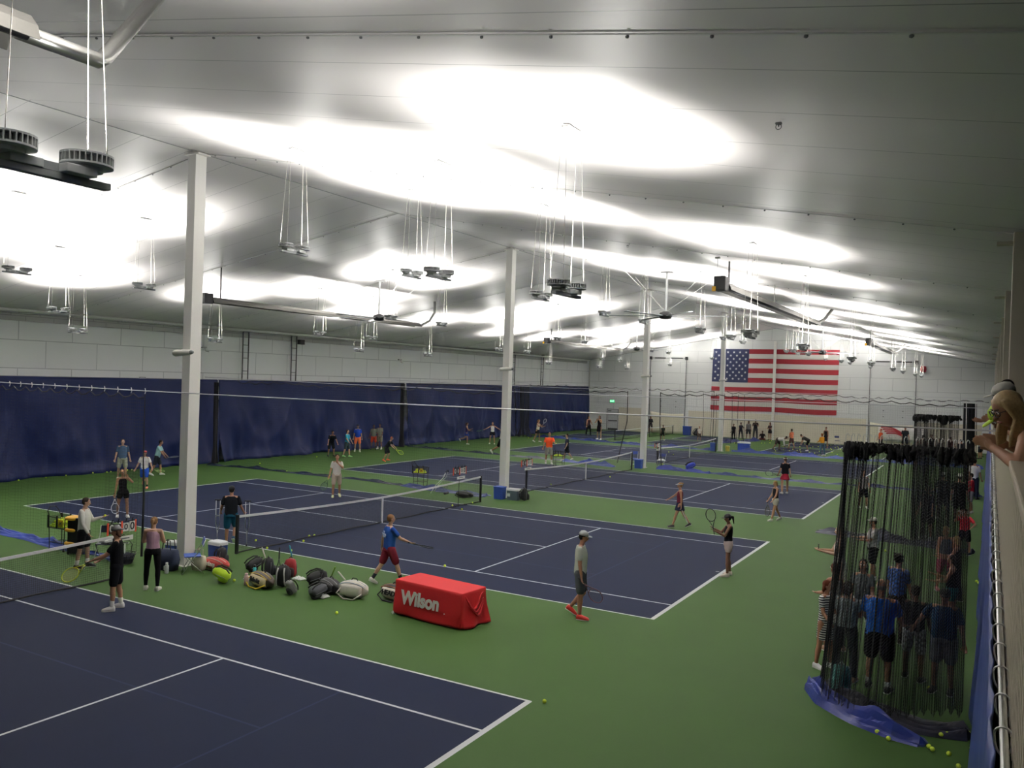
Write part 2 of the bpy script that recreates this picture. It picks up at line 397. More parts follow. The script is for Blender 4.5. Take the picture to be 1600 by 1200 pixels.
# ---------------------------------------------------------------- things on the walls
def conduit():
    mb = MB(); mb.tube([(-19.1, -34, 7.5), (-19.1, 58.6, 7.28), (-19.1, 58.6, 4.3)], 0.085, 10)
    o = mb.build('wall_pipe', mat('d5d6d2', 0.45), None, True); tag(o, 'pale round pipe running along the top of the left wall', 'pipe')
    mb = MB(); mb.box((-19.42, 12.5, roof_z(19.5)-0.25), (0.10, 92, 0.34))
    struct('trim_eave', mb, panel_mat('a9aba8', '8a8c8a', 1.3, 0.3, 1))
conduit()
def ladder_tracks(name_label, along, p0, p1, ztop, axis, spring=True, low=3.9, lo_z=4.3):
    """guide rails of a roll-up door with the spring shaft above"""
    t = thing('roll_up_door_rails', name_label, 'door rails', (0, 0, 0)); m = mat('3b3d40', 0.5, 0.4)
    for q, p in enumerate((p0, p1)):
        mb = MB()
        for d in (0, 0.42):
            P = (lambda a, z: V((along, a, z)) if axis == 'y' else V((a, along, z)))
            mb.box(P(p+d, (ztop+lo_z)/2), (0.05, 0.05, ztop-lo_z))
            if axis == 'x': break
        if axis == 'y':
            z = lo_z
            while z < ztop: mb.box(P(p+0.21, z), (0.03, 0.42, 0.03)); z += 0.75
        mb.build('guide_rail', m, t)
    mb = MB(); P0, P1 = P(p0, ztop+0.12), P(p1+0.3*(axis == 'y'), ztop+0.12)
    mb.tube([P0, P1], 0.02, 6); mb.build('shaft', m, t)
    for a, b in ((0.12, 0.42), (0.58, 0.9)):
        mb = MB(); mb.tube([P0.lerp(P1, a), P0.lerp(P1, b)], 0.055, 8); mb.build('torsion_spring', BLACK(), t)
    for q in (P0, P1):
        mb = MB(); mb.box(q, (0.22, 0.28, 0.3)); bevel(mb.build('drum', BLACK(), t), 0.02)
    return t, P
t, P_ = ladder_tracks('black ladder-like door rails high on the left wall, beside the first column', -19.25, 11.1, 14.95, 7.35, 'y')
mb = MB(); mb.box((-19.1, 15.6, 6.95), (0.25, 0.4, 0.3)); bevel(mb.build('motor', BLACK(), t), 0.02)
t, P_ = ladder_tracks('black ladder-like door rails far down the left wall, past the second column', -19.25, 42.3, 47.8, 7.4, 'y')
def back_door(x0, x1, lab, torn):
    t, P_ = ladder_tracks(lab, WY-0.15, x0, x1, 7.6, 'x', lo_z=0.0)
    mb = MB(); mb.box(((x0+x1)/2, WY-0.06, 1.95), (x1-x0-0.1, 0.05, 3.9)); mb.box(((x0+x1)/2, WY-0.08, 3.85), (x1-x0, 0.06, 0.06))
    for i in range(2):
        for j in range(2): mb.box((x0+(x1-x0)*(0.32+0.42*i), WY-0.09, 2.75+0.55*j), (0.09, 0.03, 0.09), mi=1)
    mb.build('door_panel', [mat('b9bcbd', 0.5), mat('55585a', 0.5)], t)
    mb = MB(); vs = []; fs = []; n = 22
    for i in range(n+1):
        for j in range(7):
            u = i/n; vv = j/6
            vs.append((x0+0.12+(x1-x0-0.24)*u, WY-0.13-0.04*math.sin(u*19+vv*4)*(1-vv), vv*(2.2-0.10*u-0.12*math.sin(PI*u))))
    for i in range(n):
        for j in range(6): a = i*7+j; fs.append((a, a+7, a+8, a+1))
    mb.add(vs, fs); o = mb.build('dust_sheet', mat('ded9c4', 0.6), t, True); so = o.modifiers.new('s', 'SOLIDIFY'); so.thickness = 0.01
back_door(-12.55, -8.75, 'roll-up door left of the flag, cream sheet over its lower half', 1)
back_door(8.5, 12.3, 'roll-up door right of the flag, cream sheet over its lower half', 1)
# flag
def flag():
    x0, x1, zt, zb = -6.05, 5.82, 8.73, 2.66; H = zt-zb; st = H/13; ux = x0+(x1-x0)*0.3; y = WY-0.07
    y_f = lambda x, z: WY-0.040-0.010*math.sin(x*1.3+0.8*z)-0.007*math.sin(3.1*x+2*z)
    mb = MB(); NX = 60; vs = []; fs = []; ms = []; zs = []
    xs = [x0+(x1-x0)*i/NX for i in range(NX+1)]
    for j in range(14): zs.append(zt-st*j)
    for z in zs:
        for x in xs:
            sl = -0.02*(zt-z) ; vs.append((x+sl, y_f(x, z), z-0.04*math.sin((x-x0)/(x1-x0)*PI*3)*((zt-z)/H)))
    for j in range(13):
        for i in range(NX):
            a = j*(NX+1)+i; fs.append((a, a+1, a+NX+2, a+NX+1)); ms.append(2 if (j < 7 and i < NX*0.3) else (0 if j % 2 == 0 else 1))
    mb.v = vs; mb.f = fs; mb.m = ms
    # fifty stars
    for r in range(9):
        k = 6 if r % 2 == 0 else 5
        for c in range(k):
            cx = x0+(ux-x0)*((2*c+1 if r % 2 == 0 else 2*c+2)/12.0); cz = zt-7*st*(r+1)/10.0
            pts = []
            for q in range(10):
                R = 0.135 if q % 2 == 0 else 0.052; a = PI/2+PI*q/5
                pts.append((cx+R*math.cos(a)-0.02*(zt-cz), y_f(cx, cz)-0.012, cz+R*math.sin(a)))
            mb.add(pts+[(cx-0.02*(zt-cz), y_f(cx, cz)-0.013, cz)], [(q, (q+1) % 10, 10) for q in range(10)], 1)
    o = mb.build('flag', [mat('8c1a27', 0.75), mat('cfcec8', 0.75), mat('1a2348', 0.75)])
    s = o.modifiers.new('s', 'SOLIDIFY'); s.thickness = 0.008; s.offset = 0
    tag(o, 'huge red, white and blue flag of stars and stripes hung on the back wall', 'flag')
flag()
def exit_sign():
    t = thing('exit_sign', 'small green lit EXIT sign above the far back door', 'exit sign', (-16.75, WY-0.04, 3.05))
    mb = MB(); mb.box((0, 0, 0), (0.56, 0.075, 0.32)); bevel(mb.build('housing', mat('5c6a62', 0.5), t), 0.01)
    mb = MB(); mb.box((0, -0.035, 0), (0.50, 0.01, 0.26)); mb.build('face', mat('3fe08c', 0.4, emit=1.3), t)
    M = Matrix.Translation((0, -0.045, 0)) @ Matrix.Rotation(PI/2, 4, 'X'); text_mesh('lettering', 'EXIT', 0.24, mat('eafff2', 0.4, emit=1.2), t, M, 0.003)
exit_sign()
def far_door():
    mb = MB(); mb.box((-16.65, WY-0.05, 1.07), (1.15, 0.06, 2.14)); o = struct('door_1', mb, mat('c5c8ca', 0.5)); bevel(o)
    mb = MB()
    for x in (-17.28, -16.02): mb.box((x, WY-0.05, 1.1), (0.09, 0.09, 2.2))
    mb.box((-16.65, WY-0.05, 2.2), (1.35, 0.09, 0.09)); mb.build('door_frame', mat('8c8f90', 0.5), o)
    mb = MB(); mb.box((-16.6, WY-0.13, 1.0), (1.0, 0.06, 0.09)); mb.build('push_bar', mat('2b2d30', 0.4), o)
    mb = MB(); mb.box((-16.95, WY-0.12, 2.02), (0.35, 0.08, 0.08)); mb.build('door_closer', mat('4a4c4e', 0.4), o)
    mb = MB(); mb.box((-16.6, WY-0.09, 0.1), (1.1, 0.02, 0.2)); mb.build('kick_plate', mat('3c3d40', 0.4), o)
far_door()
def banner():
    t = thing('banner', 'white banner with a red striped swoosh on the back wall right of the flag', 'banner', (11.3, WY-0.34, 0.62))
    mb = MB(); vs = []; fs = []
    for i in range(21):
        for j in range(5): vs.append((-1.95+3.9*i/20, -0.04*math.sin(i*0.7), 1.32*j/4-0.06*math.sin(PI*i/20)))
    for i in range(20):
        for j in range(4): a = i*5+j; fs.append((a, a+5, a+6, a+1))
    mb.add(vs, fs); o = mb.build('cloth', mat('d6d5d0', 0.6), t, True); s = o.modifiers.new('s', 'SOLIDIFY'); s.thickness = 0.01
    mb = MB()
    for k in range(4):
        pts = []
        for q in range(9):
            u = q/8; pts.append((-1.7+0.15*k+1.7*u, -0.09, 1.18-0.17*k-0.42*u*u+0.1*math.sin(PI*u)))
        for a, b in zip(pts, pts[1:]): mb.strip(a, b, 0.11, (0, 1, 0))
    mb.build('red_stripe', mat('a02833', 0.6), t)
banner()
def fire_box(x, z):
    t = thing('alarm_bell', 'small dark red bell box high on the right door rail of the back wall', 'alarm', (x, WY-0.35, z))
    mb = MB(); mb.lathe([(0.0, -0.3), (0.22, -0.25), (0.26, 0), (0.22, 0.25), (0, 0.3)], n=14); mb.build('bell', mat('8a2330', 0.5), t, True)
    mb = MB(); mb.box((0, 0.18, 0), (0.2, 0.3, 0.3)); mb.build('bracket', BLACK(), t)
fire_box(12.85, 7.1)
# security cameras on the columns
def camera_box(x, y, z, lab):
    t = thing('security_camera', lab, 'camera', (x, y, z), 0, 'white cameras on the columns')
    mb = MB(); mb.cap((-0.16, 0, 0), (0.30, 0.06, 0.03), 0.085, 0.07, 10); mb.build('body', WHITE(), t, True)
    mb = MB(); mb.cap((0.34, 0.065, 0.033), (0.37, 0.07, 0.034), 0.06, 0.05, 10); mb.build('lens', mat('777a7c', 0.2), t)
    mb = MB(); mb.box((0, 0.12, 0.05), (0.12, 0.24, 0.1)); mb.build('bracket', WHITE(), t)
camera_box(0.10, -8.55, 5.50, 'white camera on the first column with its cable duct')
for y, nm in ((7.85, 'second'), (24.45, 'third'), (41.05, 'fourth')): camera_box(0.1, y, 5.5, 'white camera on the %s column' % nm)
for i, (y, z) in enumerate(((4.67,4.56), (8.42,6.27), (25.88,6.22))):
    t = thing('wall_bracket', ('small grey hook with a hanging strap above the blue curtain', 'small pale fitting on the left wall just right of the first column', 'small pale fitting on the left wall left of the second column')[i], 'bracket', (-19.32, y, z))
    mb = MB(); mb.box((0, 0, 0), (0.14, 0.3, 0.08)); bevel(mb.build('plate', mat('7d8080', 0.5), t), 0.01)
    mb = MB(); mb.tube([(0.05, 0, 0), (0.06, 0.1, -0.2), (0.06, 0.3, -0.55 if i == 0 else -0.22)], 0.02, 6); mb.build('strap', mat('6c6f6f', 0.6), t)

# ---------------------------------------------------------------- blue vinyl curtains along the left side
def curtain_left():
    segs = [(-34, -14.0), (-13.9, 9.2), (9.3, 26.3), (26.5, 42.5), (42.7, 58.6)]
    labs = ['nearest blue vinyl curtain of the left side, left of the picture', 'blue vinyl curtain behind the nearest players, left of the first column',
            'blue vinyl curtain behind the row of standing boys', 'blue vinyl curtain of the left side behind the running girls', 'farthest blue vinyl curtain, ending at the back wall']
    tops = 4.52
    for k, (a, b) in enumerate(segs):
        rnd = random.Random(k+3); mb = MB(); NY = max(30, int((b-a)*9)); NZ = 26; vs = []; fs = []
        base = -18.75 if k < 2 else -18.85
        folds = [(rnd.uniform(0, 6.28), rnd.uniform(0.7, 2.6), rnd.uniform(0.03, 0.09), rnd.uniform(-0.9, 0.9)) for _ in range(6)]
        swags = [(rnd.uniform(a, b), rnd.uniform(1.2, 2.4), rnd.uniform(0.05, 0.10)) for _ in range(int((b-a)/3))]
        for i in range(NY+1):
            y = a+(b-a)*i/NY
            for j in range(NZ+1):
                v = j/NZ; z = tops*v if j else 0.0
                x = base-(0.30 if k else 0.3)*v**0.8
                for ph, fr, am, sl in folds: x += am*math.sin(ph+fr*(y+sl*(z-2.2)))*(0.25+0.75*(1-v))
                for yc, w, am in swags:
                    d = (y-yc)/w; zz = 3.9-2.8*(1-min(1, d*d)); r = (z-zz); x += am*math.exp(-r*r*9)*max(0, 1-d*d)
                x += 0.05*math.sin(y*7+z*1.3)*(1-v)**2
                if v < 0.10: x += 0.22*(1-v/0.10)*(0.6+0.4*math.sin(y*1.7))
                vs.append((x, y, z))
        for i in range(NY):
            for j in range(NZ): q = i*(NZ+1)+j; fs.append((q, q+1, q+NZ+2, q+NZ+1))
        mb.add(vs, fs); t = thing('blue_curtain', labs[k], 'curtain', (-18.8, (a+b)/2, 0), 0, 'blue vinyl curtains of the left side')
        o = mb.build('curtain_sheet', mat('101c45', 0.55, var=0.08, scale=3, bump=0.35, spec=0.22), None, True)
        o.data.transform(Matrix.Translation((18.8, -(a+b)/2, 0))); o.parent = t
        s = o.modifiers.new('s', 'SOLIDIFY'); s.thickness = 0.01
        mb = MB(); mb.tube([(-0.32, a-(a+b)/2, tops+0.01), (-0.32, b-(a+b)/2, tops+0.01)], 0.02, 6); mb.build('hem_cable', mat('9da0a2', 0.5), t)
curtain_left()
def curtain_right():
    mb = MB(); a, b = -34, 58.5; NY = 520; NZ = 18; vs = []; fs = []
    for i in range(NY+1):
        y = a+(b-a)*i/NY
        for j in range(NZ+1):
            v = j/NZ; z = 3.62*v
            x = 18.02+0.10*v+0.05*math.sin(y*1.1)*(1-v)+0.010*math.sin(y*9+0.6*math.sin(y))*(v**2)+0.05*math.sin(2.7*y+z)*(1-v)
            if j == NZ: z = 3.64-0.035*abs(math.sin(y*PI/0.46))**2
            vs.append((x, y, z))
    for i in range(NY):
        for j in range(NZ): q = i*(NZ+1)+j; fs.append((q, q+1, q+NZ+2, q+NZ+1))
    mb.add(vs, fs); t = thing('blue_curtain', 'blue curtain hanging from ringed pipe below the gallery at the right edge', 'curtain', (0, 0, 0), 0)
    o = mb.build('curtain_sheet', mat('1c3274', 0.5, var=0.08, scale=3, bump=0.2), t, True); s = o.modifiers.new('s', 'SOLIDIFY'); s.thickness = 0.01
    mb = MB(); mb.tube([(18.165, a, 3.70), (18.165, 57, 3.70)], 0.017, 10)
    tag(mb.build('curtain_pipe', STEEL(), None, True), 'galvanised curtain pipe below the gallery at the right edge', 'pipe')
    # rings: one object, one part per ring
    y = -21.0; n = 0
    rt = thing('curtain_rings', 'steel hook rings strung along the curtain pipe at the right edge', 'rings', (18.165, -10, 3.70)); proto = None
    while y < 24 and n < 100:
        if proto is None:
            mb = MB(); pts = []
            for q in range(16):
                A = 2*PI*q/16; r = 0.036; zz = r*math.sin(A); 
                if zz < 0: zz *= 2.4
                pts.append((r*math.cos(A), 0.012*math.sin(A*0.5), zz-0.012))
            mb.tube(pts, 0.005, 6, closed=True); proto = mb.build('ring', STEEL(), rt, True); o = proto
        else:
            o = proto.copy(); COL.objects.link(o)
        o.location = (0.0, y+10, 0.0); o.rotation_euler = (0, 0, random.uniform(-0.35, 0.35))
        y += 0.46 if y < -6 else 0.62; n += 1
curtain_right()

# ---------------------------------------------------------------- divider nets between the courts
ROPE = lambda: mat('17181a', 0.8)
def cable(y, z, lab, x0=-19.2, x1=18.3):
    mb = MB(); pts = [(x0+(x1-x0)*i/24, y, z-0.10*math.sin(PI*i/24)) for i in range(25)]; mb.tube(pts, 0.013, 5)
    tag(mb.build('net_cable', mat('cfcfd4', 0.4, 0.4), None, True), lab, 'cable')
cable(-8.3, 4.58, 'pale cable across the hall in front of the first column'); cable(8.45, 4.66, 'pale cable across the hall at the second column')
cable(25.05, 4.72, 'pale cable across the hall at the third column'); cable(41.65, 4.80, 'pale cable across the hall at the fourth column')
def net_sheet(path, ztop, dx, dz, w, amp_top=0.0, zbot=0.12, scallop=0.12, bottom=None, straight=True):
    """path: list of (x,y) along which the net hangs; strands as thin flat strips"""
    mb = MB(); L = [0]
    for (a, b), (c, d) in zip(path, path[1:]): L.append(L[-1]+math.hypot(c-a, d-b))
    def at(s):
        for i in range(len(L)-1):
            if s <= L[i+1]+1e-9: u = (s-L[i])/(L[i+1]-L[i]+1e-9); return path[i][0]+(path[i+1][0]-path[i][0])*u, path[i][1]+(path[i+1][1]-path[i][1])*u, i
        return path[-1][0], path[-1][1], len(L)-2
    n = max(2, int(L[-1]/dx)); cols = []
    for i in range(n+1):
        x, y, k = at(L[-1]*i/n); (a, b), (c, d) = path[k], path[k+1]; nn = V((d-b, -(c-a), 0)).normalized()
        cols.append((x, y, nn, ztop-scallop*abs(math.sin(i*dx*PI/0.9))))
    for i, (x, y, nn, zt) in enumerate(cols):
        bx, by = (x, y) if bottom is None else bottom(i/n, x, y)
        a_ = i*2.4; mb.strip((x, y, zt), (bx, by, zbot), w, nn if straight else (math.cos(a_), math.sin(a_), 0))
    m = int((ztop-zbot)/dz)
    for j in range(m+1):
        z = zbot+(ztop-zbot)*j/m; prev = None
        for i, (x, y, nn, zt) in enumerate(cols):
            u = (ztop-z)/(ztop-zbot)
            bx, by = (x, y) if bottom is None else bottom(i/n, x, y)
            p = V((x+(bx-x)*u, y+(by-y)*u, min(z, zt)))
            if prev is not None and not (z > zt and prev.z >= zt-0.001 and j < m): mb.strip(prev, p, w, nn if straight else (0.25, -0.8, 0.6))
            prev = p
    return mb, cols
def straight_net(x0, x1, y, z, lab, edge=None, grp=None):
    t = thing('divider_net', lab, 'net', ((x0+x1)/2, y, 0), 0, grp)
    mb, cols = net_sheet([(x0, y), (x1, y)], z, 0.12, 0.12, 0.0022, scallop=0.14)
    o = mb.build('netting', BLACK(), t); o.data.transform(Matrix.Translation((-(x0+x1)/2, -y, 0)))
    mb = MB(); pts = []
    k = int((x1-x0)/0.22)
    for i in range(k+1):
        x = x0+(x1-x0)*i/k-(x0+x1)/2; pts.append((x, 0, z-0.02-0.12*abs(math.sin(i*0.77))-0.04*math.sin(i*0.31)))
    mb.tube(pts, 0.022, 5); mb.build('top_rope', ROPE(), t)
    if edge is not None:
        mb = MB(); c = (x0+x1)/2; mb.tube([(edge[0]-c, 0, z), (edge[0]-c+0.02, 0, z*0.6), (edge[1]-c, 0, 0.15)], 0.028, 6); mb.build('edge_rope', ROPE(), t)
straight_net(-17.8, -1.2, 25.1, 4.58, 'fine black divider net left of the third column', (-1.2, -1.75))
straight_net(0.9, 16.9, 25.1, 4.58, 'fine black divider net right of the third column', (0.9, 1.1))
straight_net(-17.0, -0.6, 41.5, 4.66, 'fine black divider net left of the fourth column', (-0.62, -0.62))
straight_net(0.4, 18.0, 41.5, 4.66, 'fine black divider net right of the fourth column, before the flag', None)
straight_net(-16.5, -0.6, 8.3, 4.56, 'fine black divider net left of the second column', None)
def hooks_net():
    # opened net in front of the first column
    t = thing('divider_net', 'black divider net drawn to the left on white hooks, in front of the blue curtain', 'net', (-1.5, -8.3, 0))
    path = [(-14+0.25*i, -8.3+0.10*math.sin(i*1.9)) for i in range(44)]+[(-3.1+0.1*i, -8.3+0.14*(-1)**i) for i in range(17)]
    mb, cols = net_sheet(path, 4.42, 0.09, 0.09, 0.0022, scallop=0.16)
    o = mb.build('netting', BLACK(), t); o.data.transform(Matrix.Translation((1.5, 8.3, 0)))
    mb = MB(); mb.tube([(-0.05, 0, 4.4), (-0.04, 0, 2.6), (0.02, 0, 1.6), (0.0, 0, 0.05)], [0.012, 0.018, 0.032, 0.036], 6); mb.build('edge_rope', ROPE(), t)
    mb = MB(); pts = [(-12.5+0.21*i, 0, 4.42-0.15*abs(math.sin(i*1.05))) for i in range(60)]; mb.tube(pts, 0.014, 5); mb.build('top_rope', ROPE(), t)
    for k in range(14):
        mb = MB(); x = -7.6+0.58*k; mb.tube([(x, 0, 4.55), (x+0.03, 0, 4.47), (x, 0, 4.40)], 0.012, 5); mb.build('hook', WHITE(), t)
hooks_net()
def bunched_net(name, lab, x0, x1, y, ztop, depth, pleats, zbot, spread, w, dz, edge_r=0.03, hk=True, seed=1):
    rnd = random.Random(seed); t = thing('gathered_net', lab, 'net', (x0, y, 0))
    path = []
    for i in range(pleats*2+1):
        u = i/(pleats*2); path.append((x0+(x1-x0)*(u**1.3)+rnd.uniform(-.02, .02), y+depth*((-1)**i)*rnd.uniform(0.5, 1.0)))
    def bot(u, x, yy): return (x+spread(u)[0], yy+spread(u)[1])
    mb, cols = net_sheet(path, ztop, dz, dz, w, scallop=0.10, zbot=zbot, bottom=bot, straight=False)
    o = mb.build('netting', BLACK(), t); o.data.transform(Matrix.Translation((-x0, -y, 0)))
    # bunched head of the net: dark drooping loops of mesh under the cable
    mb = MB(); k = int(abs(x1-x0)/0.014)
    for i in range(k):
        x = x0+(x1-x0)*(i+0.5)/k; dy = rnd.uniform(-depth*.6, depth*.6); h = rnd.uniform(0.16, 0.36)*(0.75+0.25*math.sin(i*0.13))
        a = V((x-x0+rnd.uniform(-.05, .05), dy, ztop+0.02)); 
        mb.loft([(a, (0.012, 0, 0), (0, 0.012, 0)), (a+V((rnd.uniform(-.03, .03), 0, -h*0.4)), (0.045, 0, 0), (0, 0.05, 0)), (a+V((rnd.uniform(-.05, .05), 0, -h*0.8)), (0.04, 0, 0), (0, 0.045, 0)), (a+V((0, 0, -h)), (0.006, 0, 0), (0, 0.006, 0))], 6)
    mb.build('gathered_head', mat('0f1011', 0.9), t)
    mb = MB(); e = spread(0); mb.tube([(0, 0, ztop), (0.0, 0, ztop*0.6), (e[0], e[1], zbot)], edge_r, 6); mb.build('edge_rope', ROPE(), t)
    if hk:
        hn = min(26, int(abs(x1-x0)/0.085))
        for i in range(hn):
            mb = MB(); x = (x1-x0)*i/hn; mb.tube([(x, 0, ztop), (x, 0, ztop+0.11), (x+0.02, 0, ztop+0.15), (x+0.045, 0, ztop+0.13), (x+0.045, 0, ztop+0.10)], 0.006, 4); mb.build('hook', STEEL(), t)
    return t
bunched_net('n', 'tall black gathered net on hooks in front of the crowd at the right', 16.05, 17.86, -8.3, 4.27, 0.28, 22, 0.15, lambda u: (-0.30+0.3*u, 0.25-0.7*math.sin(PI*min(1, u*1.1))), 0.0062, 0.052)
bunched_net('n', 'far black gathered net hanging by the right side, above the crowd', 15.9, 17.2, 8.3, 4.36, 0.30, 14, 0.15, lambda u: (0, 0), 0.010, 0.075, seed=4)
def net_roll(x, y, z, lab, r, lean):
    t = thing('gathered_net', lab, 'net', (x, y, 0)); mb = MB(); rnd = random.Random(int(x*7+y))
    for k in range(34):
        a = rnd.uniform(0, 6.28); q = r*math.sqrt(rnd.random()); b = (q*math.cos(a), q*math.sin(a))
        mb.tube([(b[0], b[1], z), (b[0]*1.05+lean*0.3, b[1], z*0.6), (b[0]*0.9+lean, b[1]*0.9, z*0.2), (b[0]*1.6+lean, b[1]*1.5, 0.05)], rnd.uniform(0.010, 0.03), 5)
    mb.build('net_folds', mat('15161a', 0.9), t)
net_roll(-18.0, 24.6, 4.5, 'dark gathered net strip against the blue curtain right of the standing boys', 0.15, 0.05)
net_roll(-17.6, 41.5, 4.5, 'wide dark gathered net against the farthest blue curtain', 0.50, 0.12)
net_roll(-18.1, 8.3, 4.4, 'dark gathered net strip against the blue curtain just right of the first column', 0.12, 0.05)
net_roll(17.2, 24.5, 4.62, 'dark gathered net hanging by the gallery curtain at the far right', 0.34, 0.1)
for i in range(7):
    x = -4.2+0.62*i+0.1*math.sin(i*2); mb = MB(); mb.tube([(x, 50.5+0.3*(i % 2), 4.4), (x+0.05, 50.6, 2.0), (x, 50.5, 0.0)], 0.02, 4)
    o = mb.build('hanging_strand', ROPE(), None); tag(o, 'thin black strand below the flag, number %s from the left' % ('one', 'two', 'three', 'four', 'five', 'six', 'seven')[i], 'strand', 'black strands before the flag')

def skirt(pts, w, h, lab, seed=0, col='2a3f8e'):
    """heavy vinyl hem of a divider net lying crumpled on the floor"""
    rnd = random.Random(seed); mb = MB(); n = 0; vs = []; fs = []; P = []
    for a, b in zip(pts, pts[1:]):
        k = max(2, int(math.hypot(b[0]-a[0], b[1]-a[1])/0.07))
        for i in range(k): P.append((a[0]+(b[0]-a[0])*i/k, a[1]+(b[1]-a[1])*i/k))
    P.append(pts[-1]); M = 16; ph = [rnd.uniform(0, 6) for _ in range(6)]
    for i, (x, y) in enumerate(P):
        j0, j1 = max(0, i-1), min(len(P)-1, i+1); d = V((P[j1][0]-P[j0][0], P[j1][1]-P[j0][1], 0)).normalized(); nrm = V((-d.y, d.x, 0)); s = i*0.07
        ww = w*(0.75+0.25*math.sin(s*0.9+ph[0])+0.15*math.sin(s*2.3+ph[1])); hh = h*(0.7+0.3*math.sin(s*1.7+ph[2])+0.25*math.sin(s*4.1+ph[3]))
        off = 0.10*math.sin(s*0.6+ph[4])
        if i in (0, len(P)-1): ww *= 0.5; hh *= 0.3
        for j in range(M+1):
            u = j/M*2-1; z = hh*(1-u*u)*(0.62+0.25*math.sin(u*5+s*2+ph[5])+0.22*math.sin(u*11-s*3.3+ph[1])+0.16*math.sin(s*9+u*7+ph[0])*math.sin(u*13))+0.012
            if j in (0, M): z = 0.004
            q = V((x, y, 0))+nrm*(ww*u/2+off)+V((0, 0, max(z, 0.004))); vs.append(tuple(q))
    W = M+1
    for i in range(len(P)-1):
        for j in range(M): a = i*W+j; fs.append((a, a+1, a+W+1, a+W))
    mb.add(vs, fs); o = mb.build('net_skirt', mat(col, 0.42, var=0.25, scale=2.5, bump=0.3), None); tag(o, lab, 'net skirt', 'blue net skirts on the floor')
    s = o.modifiers.new('s', 'SOLIDIFY'); s.thickness = 0.008; s.offset = 1
skirt([(-14, -8.4), (-7.35, -8.6), (-3.4, -8.9), (-2.4, -8.6), (-1.6, -8.8)], 0.55, 0.16, 'crumpled blue vinyl hem on the floor behind the ball cart at the left', 1)
skirt([(15.62, -7.75), (15.95, -8.35), (16.5, -8.85), (17.0, -9.15), (17.42, -9.25)], 0.42, 0.30, 'shiny blue vinyl hem below the tall black net at the right', 2, '1c2c78')
skirt([(15.75, -7.6), (16.6, -8.2), (17.3, -8.45), (17.95, -8.35)], 0.75, 0.26, 'black and navy heap of netting along the bottom of the tall net at the right', 3, '0e1226')
skirt([(-18.0, 7.8), (-14.0, 8.3), (-9, 8.6), (-3.95, 8.0)], 0.42, 0.12, 'dark navy net hem lying left of the second column', 4, '101936')
skirt([(-5.4, 8.3), (-3.2, 8.0), (-1.4, 7.95), (-0.6, 7.9)], 0.7, 0.22, 'heaped blue net hem beside the ball cart left of the second column', 5, '1b2c66')
skirt([(-18.2, 25.6), (-11.5, 25.3), (-4.9, 24.9)], 0.6, 0.12, 'dark navy net hem lying behind the orange shirted coach', 6, '101936')
skirt([(-5.2, 24.8), (-2.8, 24.3), (-1.35, 23.9)], 0.8, 0.28, 'raised blue net hem left of the third column', 7, '22347c')
skirt([(1.2, 24.9), (5.8, 24.7), (10.0, 24.8), (15.1, 25.2), (17.9, 25.0)], 0.55, 0.14, 'dark navy net hem lying behind the woman in the red skirt', 8, '16225a')
skirt([(0.9, 24.9), (2.4, 24.9), (4.2, 24.7)], 0.75, 0.28, 'heaped blue net hem right of the third column', 9, '22307c')
skirt([(-17.8, 42.9), (-12, 42.6), (-6.3, 41.8), (-0.8, 41.5)], 0.6, 0.22, 'blue net hem lying before the small courts, left of the fourth column', 10, '1f3072')
skirt([(0.7, 42.2), (3.4, 42.3), (9.2, 42.4), (14.8, 42.6), (17.8, 42.2)], 0.8, 0.28, 'long blue net hem before the bending players under the flag', 11, '24387f')
skirt([(-2.6, 50.0), (-1.8, 53.0), (-0.8, 57.0)], 0.7, 0.3, 'blue net hem running back to the wall below the flag', 12, '1b2a66')
skirt([(12.8, 8.6), (15.5, 8.2), (17.8, 8.0)], 0.8, 0.3, 'dark navy net hem behind the crowd at the right', 13, '0e1530')

